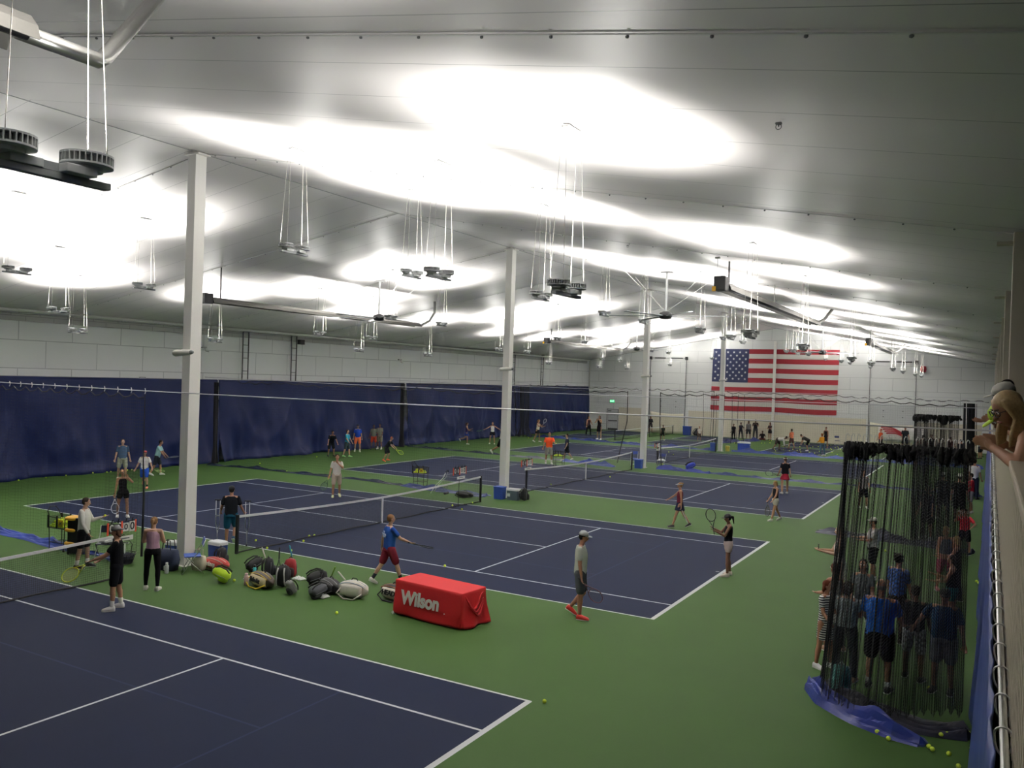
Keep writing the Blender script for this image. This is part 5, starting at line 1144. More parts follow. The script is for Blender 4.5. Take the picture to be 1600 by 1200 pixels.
def ball_cart(x, y, rz, lab, nb, s=1.0, yellow=True, seed=0):
    t = thing('ball_cart', lab, 'ball cart', (x, y, 0), rz, 'rolling ball carts'); blk = mat('111214', 0.5)
    w, d, z0, z1 = 0.62*s, 0.40*s, 0.60*s, 0.88*s
    for i, (a, b) in enumerate(((-1, -1), (-1, 1), (1, -1), (1, 1))):
        mb = MB(); mb.tube([(a*w*0.42, b*d*0.45, 0.05), (a*w*0.46, b*d*0.47, z0), (a*w*0.5, b*d*0.5, z1)], 0.012*s, 6); mb.build('leg', blk, t)
        mb = MB(); mb.tube([(a*w*0.42, b*d*0.45-0.012, 0.035), (a*w*0.42, b*d*0.45+0.012, 0.035)], 0.034, 12); mb.build('wheel', blk, t)
    mb = MB()
    for z in (0.22*s, ):
        for k in range(9): mb.tube([(-w*.42+w*.84*k/8, -d*.45, z), (-w*.42+w*.84*k/8, d*.45, z)], 0.004, 4)
        mb.tube([(-w*.43, -d*.45, z), (w*.43, -d*.45, z), (w*.43, d*.45, z), (-w*.43, d*.45, z)], 0.009, 5, closed=True)
    mb.build('lower_shelf', blk, t)
    mb = MB()
    for z in (z0, z0+0.14*s, z1): mb.tube([(-w*.5, -d*.5, z), (w*.5, -d*.5, z), (w*.5, d*.5, z), (-w*.5, d*.5, z)], 0.010 if z != z0+0.14*s else 0.004, 5, closed=True)
    for k in range(17):
        u = -0.5+k/16
        for b in (-1, 1): mb.tube([(u*w, b*d*.5, z0), (u*w, b*d*.5, z1)], 0.0028, 4)
        if k < 12:
            v = -0.5+k/11
            for a in (-1, 1): mb.tube([(a*w*.5, v*d, z0), (a*w*.5, v*d, z1)], 0.0028, 4)
            mb.tube([(-w*.5, v*d, z0), (w*.5, v*d, z0)], 0.0028, 4)
    mb.build('wire_basket', blk, t)
    for a in (-0.5, 0.02):
        for b in (-1, 1):
            mb = MB(); mb.box((a*w, b*d*.5, (z0+z1)/2+0.02), (0.05*s, 0.02, z1-z0+0.06)); mb.build('corner_plate', blk, t)
    mb = MB(); mb.tube([(-w*.5, -d*.42, z1), (-w*.62, -d*.40, z1+0.14*s), (-w*.66, -d*.2, z1+0.24*s), (-w*.66, d*.2, z1+0.24*s), (-w*.62, d*.40, z1+0.14*s), (-w*.5, d*.42, z1)], 0.013*s, 6); mb.build('handle', blk, t)
    if yellow:
        mb = MB(); mb.box((w*.26, -d*.5-0.012, z0+0.15*s), (0.17*s, 0.01, 0.17*s)); pl = mb.build('yellow_plate', mat('d9c22a', 0.5), t)
        mb = MB(); mb.tube([(w*.26-0.05, -d*.5-0.02, z0+0.11*s), (w*.26+0.05, -d*.5-0.02, z0+0.19*s)], 0.01, 5); mb.tube([(w*.26-0.04, -d*.5-0.02, z0+0.18*s), (w*.26+0.04, -d*.5-0.02, z0+0.11*s)], 0.01, 5); mb.build('black_mark', blk, pl)
    r = random.Random(seed); M = Matrix.Rotation(rz, 3, 'Z'); nx, ny = int(w*0.94/0.068), int(d*0.94/0.068); c = 0
    lay = 0
    while c < nb:
        for i in range(nx):
            for j in range(ny):
                if c >= nb: break
                hgt = z0+0.045+0.058*lay
                if lay and (abs(i-nx/2+0.5) > nx/2-lay*0.55 or abs(j-ny/2+0.5) > ny/2-lay*0.4): continue
                if lay < 2 and 0 < i < nx-1 and 1 < j < ny-1: continue
                p = M @ V((-w*.47+0.034+i*0.068+r.uniform(-.004, .004)+0.017*(lay % 2), -d*.47+0.034+j*0.068+r.uniform(-.004, .004), 0))
                ball(x+p.x, y+p.y, hgt, 'tennis ball heaped in the %s' % lab.split(',')[0], 'balls in the '+lab.split(',')[0]); c += 1
        lay += 1
        if lay > 6: break
ball_cart(-3.98, -8.95, 0.12, 'nearest ball cart at the left, beside the man in white', 70, 1.05, True, 1)
ball_cart(-4.75, 8.75, 0.1, 'second ball cart beyond the second net, left of the second column', 50, 1.0, True, 2)
ball_cart(-4.0, 21.6, 0.1, 'third ball cart beside the coach in orange', 40, 1.0, False, 3)

# ---------------------------------------------------------------- red promotional table
def red_table():
    ang = math.radians(-5.5); t = thing('covered_table', 'table under a bright red cloth with white script lettering', 'table', (8.08, -8.16, 0), ang)
    W, D, H = 1.83, 0.78, 0.75
    mb = MB(); mb.box((0, 0, H-0.025), (W-0.03, D-0.03, 0.04)); mb.build('table_top', mat('8a8a86', 0.6), t)
    for a in (-1, 1):
        mb = MB()
        for b in (-1, 1): mb.tube([(a*0.72, b*0.28, 0), (a*0.72, b*0.28, H-0.04)], 0.014, 6)
        mb.tube([(a*0.72, -0.28, 0.3), (a*0.72, 0.28, 0.3)], 0.01, 6); mb.build('leg', STEEL(), t)
    # cloth: rounded rectangle rings falling from the top to the floor
    n = 120; rings = []; mb = MB(); vs = []
    def rr(u, w, d, r):
        # perimeter point of a rounded rectangle
        per = [(w/2-r, -d/2), (w/2, -d/2+r), (w/2, d/2-r), (w/2-r, d/2), (-w/2+r, d/2), (-w/2, d/2-r), (-w/2, -d/2+r), (-w/2+r, -d/2)]
        pts = []
        cs = [((w/2-r, -d/2+r), -90), ((w/2-r, d/2-r), 0), ((-w/2+r, d/2-r), 90), ((-w/2+r, -d/2+r), 180)]
        return cs
    def ring(w, d, r):
        out = []; cs = rr(0, w, d, r)
        seg = [w-2*r, 0, d-2*r, 0]
        # front edge first (y = -d/2) from left to right
        def line(a, b, k): return [(a[0]+(b[0]-a[0])*i/k, a[1]+(b[1]-a[1])*i/k) for i in range(k)]
        def arc(c, a0, k): return [(c[0]+r*math.cos(math.radians(a0+90*i/k)), c[1]+r*math.sin(math.radians(a0+90*i/k))) for i in range(k)]
        out += line((-w/2+r, -d/2), (w/2-r, -d/2), 40)+arc((w/2-r, -d/2+r), -90, 4)+line((w/2, -d/2+r), (w/2, d/2-r), 16)+arc((w/2-r, d/2-r), 0, 4)
        out += line((w/2-r, d/2), (-w/2+r, d/2), 40)+arc((-w/2+r, d/2-r), 90, 4)+line((-w/2, d/2-r), (-w/2, -d/2+r), 16)+arc((-w/2+r, -d/2+r), 180, 4)
        return out
    levels = [(1.0, 0.0, H+0.004, 0.0)]+[(1, 0.0, H-0.012-0.70*(i/14.0)*1.02, i/14.0) for i in range(15)]
    N = len(ring(W, D, 0.03)); fs = []
    for li, (sc, _, z, v) in enumerate(levels):
        rg = ring(W+0.02+0.05*v, D+0.02+0.06*v, 0.03+0.03*v)
        if li == 0: rg = ring(W-0.012, D-0.012, 0.02)
        for i, (px_, py_) in enumerate(rg):
            u = i/N; zz = z
            nx_, ny_ = (1 if abs(px_) > W/2-0.02 else 0)*math.copysign(1, px_), (1 if abs(py_) > D/2-0.02 else 0)*math.copysign(1, py_)
            a = 0.004*math.sin(u*60)*v
            if px_ > W/2-0.05: a += 0.05*v*math.sin(py_*11+1.0+v*2)+0.03*v; zz -= 0.0
            if py_ < -D/2+0.05: a += 0.012*v*math.sin(px_*5+v*5+2)+0.010*math.sin((px_*3-v*4))*v
            if li == len(levels)-1: zz = max(0.012, z+0.03*max(0, -px_)*0.5)
            vs.append((px_+nx_*a, py_+ny_*a, max(zz, 0.01)))
    for j in range(len(levels)-1):
        for i in range(N): q = (i+1) % N; fs.append((j*N+i, (j+1)*N+i, (j+1)*N+q, j*N+q))
    fs.append(tuple(range(N)))
    mb.add(vs, fs); o = mb.build('red_cloth', mat('c01a20', 0.7, var=0.05, bump=0.1), t); s = o.modifiers.new('s', 'SOLIDIFY'); s.thickness = 0.004
    o.data.polygons.foreach_set('use_smooth', [len(p.vertices) == 4 for p in o.data.polygons])
    # drooping fold on the right end
    for k in range(3):
        mb = MB(); pts = [(W/2+0.045+0.03*math.sin(PI*i/8)+0.01*k, -D/2+0.05+0.1*k+(D-0.2-0.1*k)*i/8, H-0.06-0.12*k-(0.30-0.05*k)*math.sin(PI*min(1, i/8*1.1))) for i in range(9)]
        mb.tube(pts, [0.008, 0.018, 0.024, 0.026, 0.026, 0.024, 0.02, 0.014, 0.006], 8); mb.build('cloth_fold', mat('c01a20', 0.7, var=0.05, bump=0.1), t, True)
    M = Matrix.Translation((-0.18, -D/2-0.062, 0.42)) @ Matrix.Rotation(PI/2, 4, 'X') @ Matrix.Rotation(0.02, 4, 'Z')
    text_mesh('white_lettering', 'Wilson', 0.40, mat('f0efee', 0.6), t, M, 0.004, shear=0.14, bold=0.016, sx=0.90)
    M = Matrix.Translation((0.50, -D/2-0.062, 0.33)) @ Matrix.Rotation(PI/2, 4, 'X'); text_mesh('full_stop', '.', 0.22, mat('f0efee', 0.6), t, M, 0.004)
    mb = MB(); mb.tube([(-W/2-0.02, -D/2-0.05, 0.035), (-W/2-0.02, -D/2-0.02, 0.035)], 0.035, 12); mb.build('foot', mat('e6e4e0', 0.5), t)
red_table()

# ---------------------------------------------------------------- bags
def sup(mb, c, r, p=3.2, rz=0, m=10, n=18, bend=0.0, taper=0.0, mi=0):
    secs = []; R = Matrix.Rotation(rz, 3, 'Z')
    for j in range(m+1):
        t = -1+2*j/m; q = max(0.0, 1-abs(t)**p)**(1/p); q = max(q, 0.03)
        tp = 1-taper*(t+1)/2
        secs.append((V(c)+R @ V((bend*t*t, 0, r[2]*t)), R @ V((r[0]*q*tp, 0, 0)), R @ V((0, r[1]*q*tp, 0))))
    return mb.loft(secs, n, mi, p=p)
def backpack(x, y, rz, lab, col, acc, s=1.0, lie=0.0, straps='15161a', extra=None):
    t = thing('backpack', lab, 'bag', (x, y, 0), rz, 'bags along the second court'); t.rotation_euler = (0, 0, rz)
    T = Matrix.Rotation(lie, 4, 'Y') if lie else Matrix.Identity(4); up = 0.0
    def place(mb):
        mb.v = [tuple(T @ V(v)) for v in mb.v]
        return mb
    off = V((0, 0, 0))
    parts = []
    mb = MB(); sup(mb, (0, 0, 0.25*s), (0.13*s, 0.17*s, 0.25*s), 3.0, taper=0.18); parts.append(('main_compartment', mb, col, True))
    mb = MB(); sup(mb, (0.12*s, 0, 0.16*s), (0.06*s, 0.12*s, 0.13*s), 3.0); parts.append(('front_pocket', mb, acc, True))
    for q in (-1, 1):
        mb = MB(); mb.tube([(-0.11*s, 0.07*q*s, 0.44*s), (-0.17*s, 0.08*q*s, 0.34*s), (-0.17*s, 0.09*q*s, 0.16*s), (-0.12*s, 0.10*q*s, 0.05*s)], 0.018*s, 6); parts.append(('shoulder_strap', mb, straps, True))
    mb = MB(); mb.tube([(-0.03*s, -0.04*s, 0.48*s), (-0.03*s, 0, 0.53*s), (-0.03*s, 0.04*s, 0.48*s)], 0.010*s, 6); parts.append(('grab_handle', mb, straps, True))
    mb = MB(); mb.tube([(0.02*s, 0.172*s, 0.08*s), (0.03*s, 0.158*s, 0.36*s), (0.03*s, 0.05*s, 0.485*s), (0.03*s, -0.05*s, 0.485*s), (0.03*s, -0.158*s, 0.36*s), (0.02*s, -0.172*s, 0.08*s)], 0.006*s, 5); parts.append(('zip', mb, '7d8084', True))
    zmin = 1e9
    for nme, mb, c, sm in parts:
        place(mb); zmin = min(zmin, min(v[2] for v in mb.v))
    for nme, mb, c, sm in parts:
        mb.v = [(a, b, z-zmin+0.002) for a, b, z in mb.v]; mb.build(nme, mat(c, 0.75, var=0.12, scale=14, bump=0.2), t, sm)
    return t, T, -zmin
def stick_racket(x, y, z, tilt, lab, col, az=0.0):
    # a racket standing head down in a bag: only the handle shows
    t = thing('tennis_racket', lab, 'racket', (x, y, z)); d = V((math.sin(tilt)*math.cos(az), math.sin(tilt)*math.sin(az), math.cos(tilt)))
    mb = MB(); mb.cap((0, 0, 0), d*0.26, 0.016, 0.019, 8); mb.build('grip', mat(col, 0.6), t, True)
    mb = MB(); mb.tube([(0, 0, 0), -d*0.12+V((0.03, 0, 0)), -d*0.28+V((0.09, 0, 0))], 0.010, 6); mb.tube([(0, 0, 0), -d*0.12-V((0.03, 0, 0)), -d*0.28-V((0.09, 0, 0))], 0.010, 6); mb.build('frame', mat('26282c', 0.4), t, True)
def racket_bag(x, y, rz, lab, col, acc, panel, text=None, tcol='ffffff', L=0.76, tilt=0.45, strap='111214', tsize=0.13, hh=0.33, cream=None):
    t = thing('racket_bag', lab, 'bag', (x, y, 0), rz, 'bags along the second court')
    # long bag lying on its side: wide rounded body, slimmer at the handle end
    secs = []; m = 14
    for j in range(m+1):
        u = j/m; q = math.sin(PI*min(1, max(0.02, u*1.0)))**0.27; q *= (0.80+0.26*math.sin(PI*min(1, u*0.85+0.12)))
        secs.append(((-L/2+L*u, 0, hh/2), (0, 0.155*q, 0), (0, 0, hh/2*q)))
    mb = MB(); mb.loft(secs, 20, p=2.8); b = mb.build('bag_body', mat(col, 0.6, var=0.12, scale=8, bump=0.15), t, True)
    mb = MB(); s2 = [((c[0], -0.045 if True else 0, c[2]+0.0), (0, a[1]*0.82+0.0, 0), (0, 0, d[2]*0.80)) for c, a, d in secs[2:-2]]
    mb.loft([((c[0], -0.06, c[2]-0.01), a, d) for c, a, d in s2], 18, p=2.6); p_ = mb.build('side_panel', mat(panel, 0.6, var=0.08), t, True)
    for k, z in ((0, 0.86), (1, 0.42)):
        mb = MB(); mb.tube([(c[0], -0.02-0.10*k, c[2]+d[2]*(0.97 if k == 0 else 0.80)) for c, a, d in secs[1:-1]], 0.008, 5); mb.build('zip', mat(acc, 0.6), t, True)
    mb = MB(); mb.tube([(-L*0.30, -0.10, hh*0.75), (-L*0.40, -0.24, hh*0.3), (-L*0.12, -0.29, 0.02), (L*0.20, -0.27, 0.02), (L*0.38, -0.14, hh*0.35)], 0.016, 6); mb.build('shoulder_strap', mat(strap, 0.7), t, True)
    mb = MB(); mb.tube([(-0.08, 0.02, hh*1.0), (-0.05, 0.02, hh*1.14), (0.05, 0.02, hh*1.14), (0.08, 0.02, hh*1.0)], 0.011, 6); mb.build('grab_handle', mat('15161a', 0.7), t, True)
    if text:
        M = Matrix.Translation((0, -0.216, hh*0.55)) @ Matrix.Rotation(PI/2-0.12, 4, 'X'); text_mesh('printed_lettering', text, tsize, mat(tcol, 0.6), t, M, 0.010, shear=0.12 if text != 'prince' else 0, bold=0.004)
    return t
racket_bag(0.98, -7.92, -0.12, 'red racket bag lettered prince beside the blue folding chair', 'a3312c', 'd8d4cc', 'b03a34', 'prince', 'e9e6e0', 0.95, tsize=0.16, hh=0.29)
backpack(0.72, -7.55, 0.4, 'black backpack standing behind the red racket bag', '15161a', '1d1f23', 0.95)
backpack(1.95, -7.85, 1.2, 'black soft bag lying between the red and the neon bags', '121316', '1b1c20', 0.95, lie=1.1)
backpack(2.38, -8.72, -2.6, 'neon yellow green backpack lying on its side', 'b9d92e', 'a9cc2a', 0.95, lie=1.15, straps='23261c')
racket_bag(3.22, -8.50, -0.28, 'yellow, cream and brown racket bag with black lettering', '3b3024', 'e0c327', 'd9cba4', 'Babolat', '15161a', 0.98, strap='d8bd28', tsize=0.15, hh=0.34)
backpack(2.62, -7.72, 0.9, 'dark backpack with grips sticking out, left of the red backpack', '17191e', '23252b', 0.98)
backpack(3.12, -7.5, -1.0, 'red and black backpack standing upright in the bag row', '8a1f24', '2a1214', 1.0, straps='15161a')
backpack(3.62, -8.25, 2.0, 'black backpack with pale grey straps facing the camera', '121316', '1a1b1f', 1.08, straps='9a9a98')
backpack(3.98, -7.85, 0.9, 'low black bag lying behind the strapped backpack', '16171b', '202228', 0.95, lie=1.25)
backpack(4.28, -7.6, 1.6, 'small black bag behind the grey white pouch', '15161a', '202126', 0.75)
backpack(4.28, -8.55, -1.7, 'grey white pouch with dark trim in front of the bag row', '8e8f8c', '2a2b2e', 0.72, lie=0.5)
racket_bag(4.85, -7.95, -0.35, 'black duffel bag with grey piping right of the pouch', '131417', '8a8a8c', '1b1c20', None, 'ffffff', 0.80, hh=0.32)
backpack(4.92, -8.72, 1.3, 'charcoal backpack lying at the front of the bag row', '3b3d42', '46484e', 0.90, lie=1.3)
racket_bag(5.55, -7.95, 0.12, 'white racket bag with a light blue band and a racket grip', 'c9c5ba', '7d9ab0', 'd5d1c6', None, 'ffffff', 0.78, hh=0.38, strap='bdb9ae')
racket_bag(6.42, -7.55, -0.15, 'black and cream racket bag lettered HEAD at the red table', '141417', 'c9824c', 'dcd6c8', 'HEAD', '121215', 0.80, tsize=0.16, hh=0.34)
stick_racket(2.50, -7.74, 0.46, -0.5, 'white grip leaning from the dark backpack', 'b9b8ae'); stick_racket(2.95, -7.72, 0.50, 0.02, 'black grip standing upright beside the red backpack', '121315')
stick_racket(3.08, -7.42, 0.52, -0.35, 'teal grip leaning left out of the red backpack', '2c8a9a'); stick_racket(4.72, -7.8, 0.32, 0.45, 'green and black grip sticking out of the black duffel', '7aa03a')
stick_racket(5.28, -7.95, 0.36, -0.95, 'white grip sticking out left of the white racket bag', 'dedbd0')
def bottle(x, y, lab, col, capc, r=0.04, h=0.26, handle=False):
    t = thing('water_bottle', lab, 'bottle', (x, y, 0)); mb = MB(); mb.lathe([(r*0.9, 0), (r, 0.01), (r, h*0.72), (r*0.62, h*0.82)], n=18); mb.build('bottle_body', mat(col, 0.4), t, True)
    mb = MB(); mb.lathe([(r*0.64, h*0.80), (r*0.66, h), (r*0.4, h*1.01)], n=16); mb.build('lid', mat(capc, 0.4), t, True)
    if handle: mb = MB(); mb.tube([(-r, 0, h*0.68), (-r*2.1, 0, h*0.62), (-r*2.1, 0, h*0.3), (-r, 0, h*0.24)], 0.012, 6); mb.build('handle', mat(col, 0.4), t, True)
bottle(2.36, -7.95, 'teal water bottle with black lid behind the yellow striped bag', '3fb0b6', '15161a', 0.045, 0.30)
bottle(2.80, -8.62, 'pale pink bottle standing at the end of the yellow striped bag', 'd8b4b0', 'e0c4c0', 0.055, 0.28)
bottle(2.05, -8.75, 'small clear bottle tucked beside the neon backpack', '6a7a78', '23262a', 0.03, 0.30)
bottle(0.42, -9.0, 'grey white tumbler with handle in front of the navy bag', 'b3b6b8', 'd6d7d6', 0.05, 0.27, True)
def box_thing(name, lab, cat, x, y, rz, body, lidc, d, lid=True, handle=True, grp=None):
    t = thing(name, lab, cat, (x, y, 0), rz, grp); mb = MB(); mb.loft([((0, 0, 0), (d[0]*0.46, 0, 0), (0, d[1]*0.46, 0)), ((0, 0, d[2]*0.84), (d[0]*0.5, 0, 0), (0, d[1]*0.5, 0))], 24, p=6); mb.build('body', mat(body, 0.5), t)
    if lid:
        mb = MB(); mb.loft([((0, 0, d[2]*0.84), (d[0]*0.52, 0, 0), (0, d[1]*0.52, 0)), ((0, 0, d[2]*0.96), (d[0]*0.51, 0, 0), (0, d[1]*0.51, 0)), ((0, 0, d[2]), (d[0]*0.44, 0, 0), (0, d[1]*0.44, 0))], 24, p=6); mb.build('lid', mat(lidc, 0.5), t)
    else:
        mb = MB(); mb.loft([((0, 0, d[2]*0.84), (d[0]*0.53, 0, 0), (0, d[1]*0.53, 0)), ((0, 0, d[2]*0.90), (d[0]*0.53, 0, 0), (0, d[1]*0.53, 0))], 24, p=6); mb.build('rim', mat(lidc, 0.5), t)
    if handle:
        for s in (-1, 1):
            mb = MB(); mb.box((s*d[0]*0.5, 0, d[2]*0.68), (0.035, d[1]*0.3, 0.04)); mb.build('side_handle', mat(lidc, 0.5), t)
    return t
box_thing('cooler', 'blue cooler with white lid left of the first column', 'cooler', -0.42, -8.15, 0.2, '24408a', 'e6e8e8', (0.36, 0.30, 0.58))
box_thing('cooler', 'blue cooler with white lid behind the blue folding chair', 'cooler', 0.45, -7.45, 0.0, '24408a', 'dfe4e8', (0.46, 0.34, 0.58))
box_thing('trash_bin', 'blue recycling bin at the foot of the second column', 'bin', 0.10, 7.8, 0.0, '25428c', '2c4da0', (0.46, 0.42, 0.58), False, False)
t = box_thing('cooler', 'slate grey cooler with white lid and a square label', 'cooler', 0.72, 7.9, 0.1, '46545e', 'e6e8e8', (0.55, 0.38, 0.48))
mb = MB(); mb.box((-0.14, -0.20, 0.22), (0.13, 0.012, 0.13)); mb.build('label', mat('d8dcdc', 0.5), t)
backpack(1.22, 7.95, 0.8, 'black backpack leaning on the slate grey cooler', '131417', '1c1d21', 1.1)
box_thing('trash_bin', 'blue recycling bin at the foot of the third column', 'bin', -0.05, 24.35, 0.0, '25428c', '2c4da0', (0.46, 0.44, 0.60), False, False)
box_thing('trash_bin', 'blue recycling bin left of the fourth column', 'bin', -0.45, 41.2, 0.0, '25428c', '2c4da0', (0.45, 0.42, 0.72), False, False)
box_thing('trash_bin', 'blue recycling bin against the far wall behind the small net', 'bin', -8.2, 58.6, 0.0, '25428c', '2c4da0', (0.8, 0.6, 1.0), False, False)
box_thing('cooler', 'wide blue cooler with white lid right of the fourth column', 'cooler', 1.35, 43.4, 0.0, '1f3f9a', 'e8eaea', (0.95, 0.6, 0.72))
box_thing('cooler', 'dark cooler with pale lid behind the wide blue one', 'cooler', 0.9, 45.0, 0.0, '1b2436', 'c8cac8', (0.8, 0.5, 0.6))
box_thing('cooler', 'small yellow jug at the foot of the fourth column', 'cooler', 0.45, 42.0, 0.0, 'b9a54a', 'c9b65c', (0.3, 0.3, 0.42))
backpack(-7.4, 58.4, 0.3, 'black bag leaning on the far wall right of the blue bin', '14151a', '1c1d22', 1.6, lie=0.5)
def tote(x, y, lab, col, s=1.0, hcol=None):
    t = thing('tote_bag', lab, 'bag', (x, y, 0), 0.2); mb = MB(); mb.loft([((0, 0, 0), (0.16*s, 0, 0), (0, 0.10*s, 0)), ((0, 0, 0.18*s), (0.20*s, 0, 0), (0, 0.11*s, 0)), ((0.01, 0, 0.36*s), (0.17*s, 0, 0), (0, 0.07*s, 0))], 20, p=4); mb.build('bag_body', mat(col, 0.8, bump=0.2), t, True)
    for q in (-1, 1):
        mb = MB(); mb.tube([(-0.09*s, 0.06*q*s, 0.34*s), (-0.07*s, 0.05*q*s, 0.52*s), (0.07*s, 0.05*q*s, 0.52*s), (0.09*s, 0.06*q*s, 0.34*s)], 0.012, 6); mb.build('handle', mat(hcol or col, 0.8), t, True)
tote(0.72, -8.28, 'cream tote bag under the blue folding chair', 'c9c3ae')
tote(0.12, -8.72, 'navy tote bag with black handles beside the woman in leggings', '1c2740', 1.45, '121319')
# chairs
def folding_chair(x, y, rz, lab, col):
    t = thing('folding_chair', lab, 'chair', (x, y, 0), rz, 'folding chairs'); m = mat(col, 0.5)
    mb = MB(); mb.box((0, 0, 0.43), (0.40, 0.42, 0.03)); bevel(mb.build('seat', m, t), 0.02)
    mb = MB(); mb.box((-0.26, 0, 0.76), (0.03, 0.42, 0.19), R=Matrix.Rotation(-0.25, 3, 'Y')); bevel(mb.build('backrest', m, t), 0.02)
    for s in (-1, 1):
        mb = MB(); mb.tube([(0.24, 0.21*s, 0.0), (0.06, 0.21*s, 0.30), (-0.22, 0.21*s, 0.66), (-0.29, 0.21*s, 0.85)], 0.012, 6); mb.build('front_leg', STEEL(), t, True)
        mb = MB(); mb.tube([(-0.26, 0.20*s, 0.0), (0.0, 0.20*s, 0.24), (0.17, 0.20*s, 0.42)], 0.012, 6); mb.build('rear_leg', STEEL(), t, True)
    mb = MB(); mb.tube([(-0.20, -0.2, 0.055), (-0.20, 0.2, 0.055)], 0.008, 5); mb.tube([(0.19, -0.21, 0.085), (0.19, 0.21, 0.085)], 0.008, 5); mb.build('cross_bar', STEEL(), t)
    return t
folding_chair(0.80, -8.55, -2.2, 'blue folding chair at the foot of the first column', '2a4a9c')
folding_chair(-2.1, -8.95, -0.9, 'dark navy folding chair behind the score board', '1a2438')
folding_chair(0.9, 25.6, -1.6, 'navy folding chair right of the third column', '23346e'); folding_chair(-0.9, 25.8, -1.2, 'blue folding chair left of the third column', '26428c')
folding_chair(6.15, 57.6, -1.2, 'navy folding chair against the far wall', '1a2550')
racket((-1.95, -9.05, 0.46), (0.8, 0.5, 0.02), (0, 0, 1), 'dark racket lying flat on the navy folding chair', frame='2a2c30', strings='9a9c98')
def towel(x, y, z, lab, s=1.0, col='dfe2de'):
    mb = MB(); r = random.Random(3); vs = []; fs = []; n = 12
    for i in range(n+1):
        for j in range(n+1):
            u, v = i/n-0.5, j/n-0.5; q = 1-max(abs(u), abs(v))*2; vs.append((u*0.34*s, v*0.26*s, 0.02+0.10*s*q**0.6*(0.7+0.5*math.sin(i*1.7+j)*math.sin(j*1.3))))
    for i in range(n):
        for j in range(n): a = i*(n+1)+j; fs.append((a, a+n+1, a+n+2, a+1))
    mb.add(vs, fs); o = mb.build('towel', mat(col, 0.9, bump=0.3), None, True); o.location = (x, y, z); s_ = o.modifiers.new('s', 'SOLIDIFY'); s_.thickness = 0.02; tag(o, lab, 'towel')
towel(-2.2, -8.85, 0.445, 'crumpled white towel on the navy folding chair'); towel(0.98, 25.4, 0.45, 'white towel heap on the chair right of the third column', 1.4)
towel(4.42, -8.55, 0.35, 'crumpled white towel on the grey pouch', 0.8); towel(2.55, -8.2, 0.0, 'white cloth on the floor under the teal bottle', 1.1); towel(4.98, -8.38, 0.0, 'white cloth between the charcoal backpack and the duffel', 0.9)
racket((1.15, 25.0, 0.42), (0.5, -0.2, -0.75), (0, 1, 0.2), 'yellow green racket leaning on the chair right of the third column', frame='b6c93a')
def hopper(x, y, lab):
    t = thing('ball_hopper', lab, 'ball hopper', (x, y, 0)); mb = MB()
    for k in range(18):
        a = 2*PI*k/18; mb.tube([(0.22*math.cos(a), 0.22*math.sin(a), 0.02), (0.30*math.cos(a), 0.30*math.sin(a), 0.26)], 0.006, 4)
    for r_, z in ((0.22, 0.02), (0.26, 0.14), (0.30, 0.26)): mb.tube([(r_*math.cos(2*PI*k/24), r_*math.sin(2*PI*k/24), z) for k in range(24)], 0.008, 5, closed=True)
    mb.build('wire_basket', BLACK(), t); mb = MB(); mb.lathe([(0.21, 0.0), (0.28, 0.23), (0.27, 0.235), (0.20, 0.02)], n=20); mb.build('lining', mat('151b2c', 0.7), t, True)
    mb = MB(); mb.tube([(-0.30, 0, 0.26), (-0.34, 0, 0.55), (0, 0, 0.75), (0.34, 0, 0.55), (0.30, 0, 0.26)], 0.009, 6); mb.build('handle', BLACK(), t)
hopper(-1.35, -8.95, 'dark round wire ball hopper on the floor left of the woman in leggings')
def white_hopper(x, y):
    t = thing('ball_hopper', 'white framed ball hopper with long handles beyond the second net', 'ball hopper', (x, y, 0), 0.2); wm = WHITE()
    for s in (-1, 1):
        mb = MB(); mb.tube([(-0.45, 0.16*s, 0.02), (-0.20, 0.16*s, 0.40), (0.12, 0.16*s, 0.72), (0.22, 0.14*s, 0.95)], 0.016, 6); mb.build('handle', wm, t, True)
    mb = MB(); mb.tube([(0.22, -0.14, 0.95), (0.24, -0.08, 1.04), (0.24, 0.08, 1.04), (0.22, 0.14, 0.95)], 0.016, 6); mb.build('grip', BLACK(), t, True)
    mb = MB()
    for z in (0.08, 0.2, 0.32): mb.tube([(-0.2, -0.15, z), (0.22, -0.15, z), (0.22, 0.15, z), (-0.2, 0.15, z)], 0.007, 5, closed=True)
    for k in range(7): mb.tube([(-0.2+0.07*k, -0.15, 0.08), (-0.2+0.07*k, -0.15, 0.32)], 0.004, 4); mb.tube([(-0.2+0.07*k, 0.15, 0.08), (-0.2+0.07*k, 0.15, 0.32)], 0.004, 4)
    mb.build('wire_basket', mat('3c4044', 0.5), t)
    mb = MB(); mb.tube([(0.22, -0.18, 0.05), (0.22, 0.18, 0.05)], 0.05, 12); mb.build('wheel', BLACK(), t)
white_hopper(-2.55, 7.3)
t = thing('drawer_trolley', 'black trolley with yellow trays behind the man in white', 'trolley', (-3.25, -9.0, 0), 0.3)
mb = MB(); mb.box((0, 0, 0.52), (0.36, 0.34, 0.96)); bevel(mb.build('cabinet', mat('121315', 0.5), t), 0.015)
for z in (0.30, 0.66, 0.97):
    mb = MB(); sup(mb, (-0.10, -0.02, z), (0.20, 0.20, 0.06), 3.0); mb.build('yellow_tray', mat('e0a92c', 0.5), t, True)
for a in (-1, 1):
    mb = MB(); mb.tube([(a*0.14, -0.17, 0.04), (a*0.14, 0.17, 0.04)], 0.04, 12); mb.build('wheel', BLACK(), t)
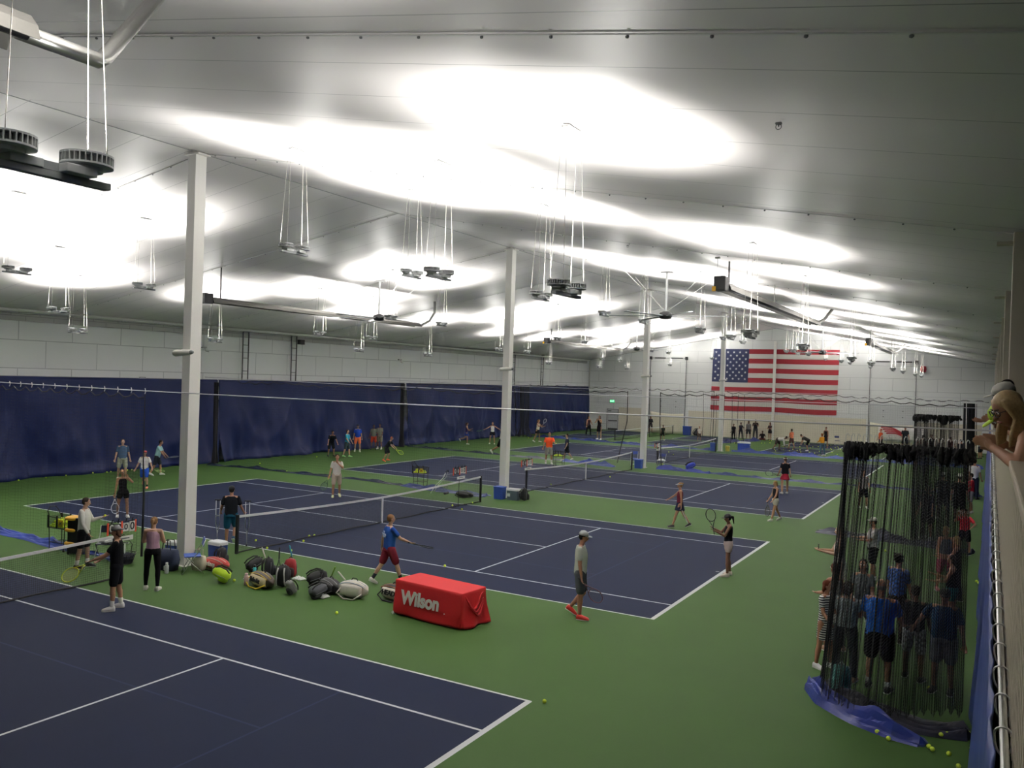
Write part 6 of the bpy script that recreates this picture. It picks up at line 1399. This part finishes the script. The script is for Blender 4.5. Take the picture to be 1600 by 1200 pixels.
t, _, _ = backpack(16.02, -7.75, -2.0, 'teal backpack with pale piping inside the blue hem at the right', '5fa39a', '6fb3a8', 1.0, straps='c9d8d2')
racket_bag(-1.2, 7.1, -0.1, 'black wheeled bag on the floor beside the far post of the second net', '141518', '3a3c40', '1b1c20', None, 'ffffff', 0.9, hh=0.26)
backpack(2.6, 25.1, 0.5, 'royal blue bag on the hem right of the third column', '24389a', '2c44a8', 1.3, lie=1.1)
# phone in a hand of the crowd and a ball in the coach's hand
for p, hn, lab in ((c6, 'R', 'phone held by the woman in the white dress'), (c11, 'R', 'phone held by the woman in teal shorts')):
    mb = MB(); mb.box((0, 0, 0), (0.015, 0.08, 0.15)); o = bevel(mb.build('phone', mat('1a1c20', 0.2), None), 0.004); o.location = p['hand'](hn)+V((0, 0, 0.05)); tag(o, lab, 'phone')
q = p22['hand']('L'); ball(q.x, q.y, q.z+0.02, 'tennis ball in the raised hand of the orange coach', 'loose balls')
q = p1['hand']('L'); ball(q.x, q.y, q.z+0.02, 'tennis ball in the hand of the man in white', 'loose balls')
# orange bench markers of the roof: small hooks and smoke detectors on the liner
for i, (x, y, z) in enumerate(((11.11,1.05,8.86), (15.99,-13.57,8.03), (9.83,-7.86,9.08), (8.31,1.05,9.34))):
    t = thing('ceiling_hook', ('hanging wire loop and bracket above the right heater box', 'small grey bracket on the liner at the upper right', 'small bracket on the liner above the second column', 'small junction box on the liner right of the big pendant')[i], 'bracket', (x, y, roof_z(x)))
    mb = MB(); kk = 1 if i == 0 else 0.5; mb.box((0, 0, -0.03*kk), (0.14*kk, 0.10*kk, 0.05*kk)); bevel(mb.build('plate', mat('8a8c8a', 0.5), t), 0.01)
    mb = MB(); rr_ = 0.14 if i == 0 else 0.03; mb.tube([(rr_*math.cos(a*PI/8), 0, -0.05-(0.47 if i == 0 else 0.0)+rr_*math.sin(a*PI/8)) for a in range(16)], 0.008 if i == 0 else 0.004, 5, closed=True)
    mb.tube([(0, 0, -0.02), (0, 0, -0.05-(0.34 if i == 0 else 0.0))], 0.006, 4); mb.build('wire_loop', mat('55585a', 0.5), t)
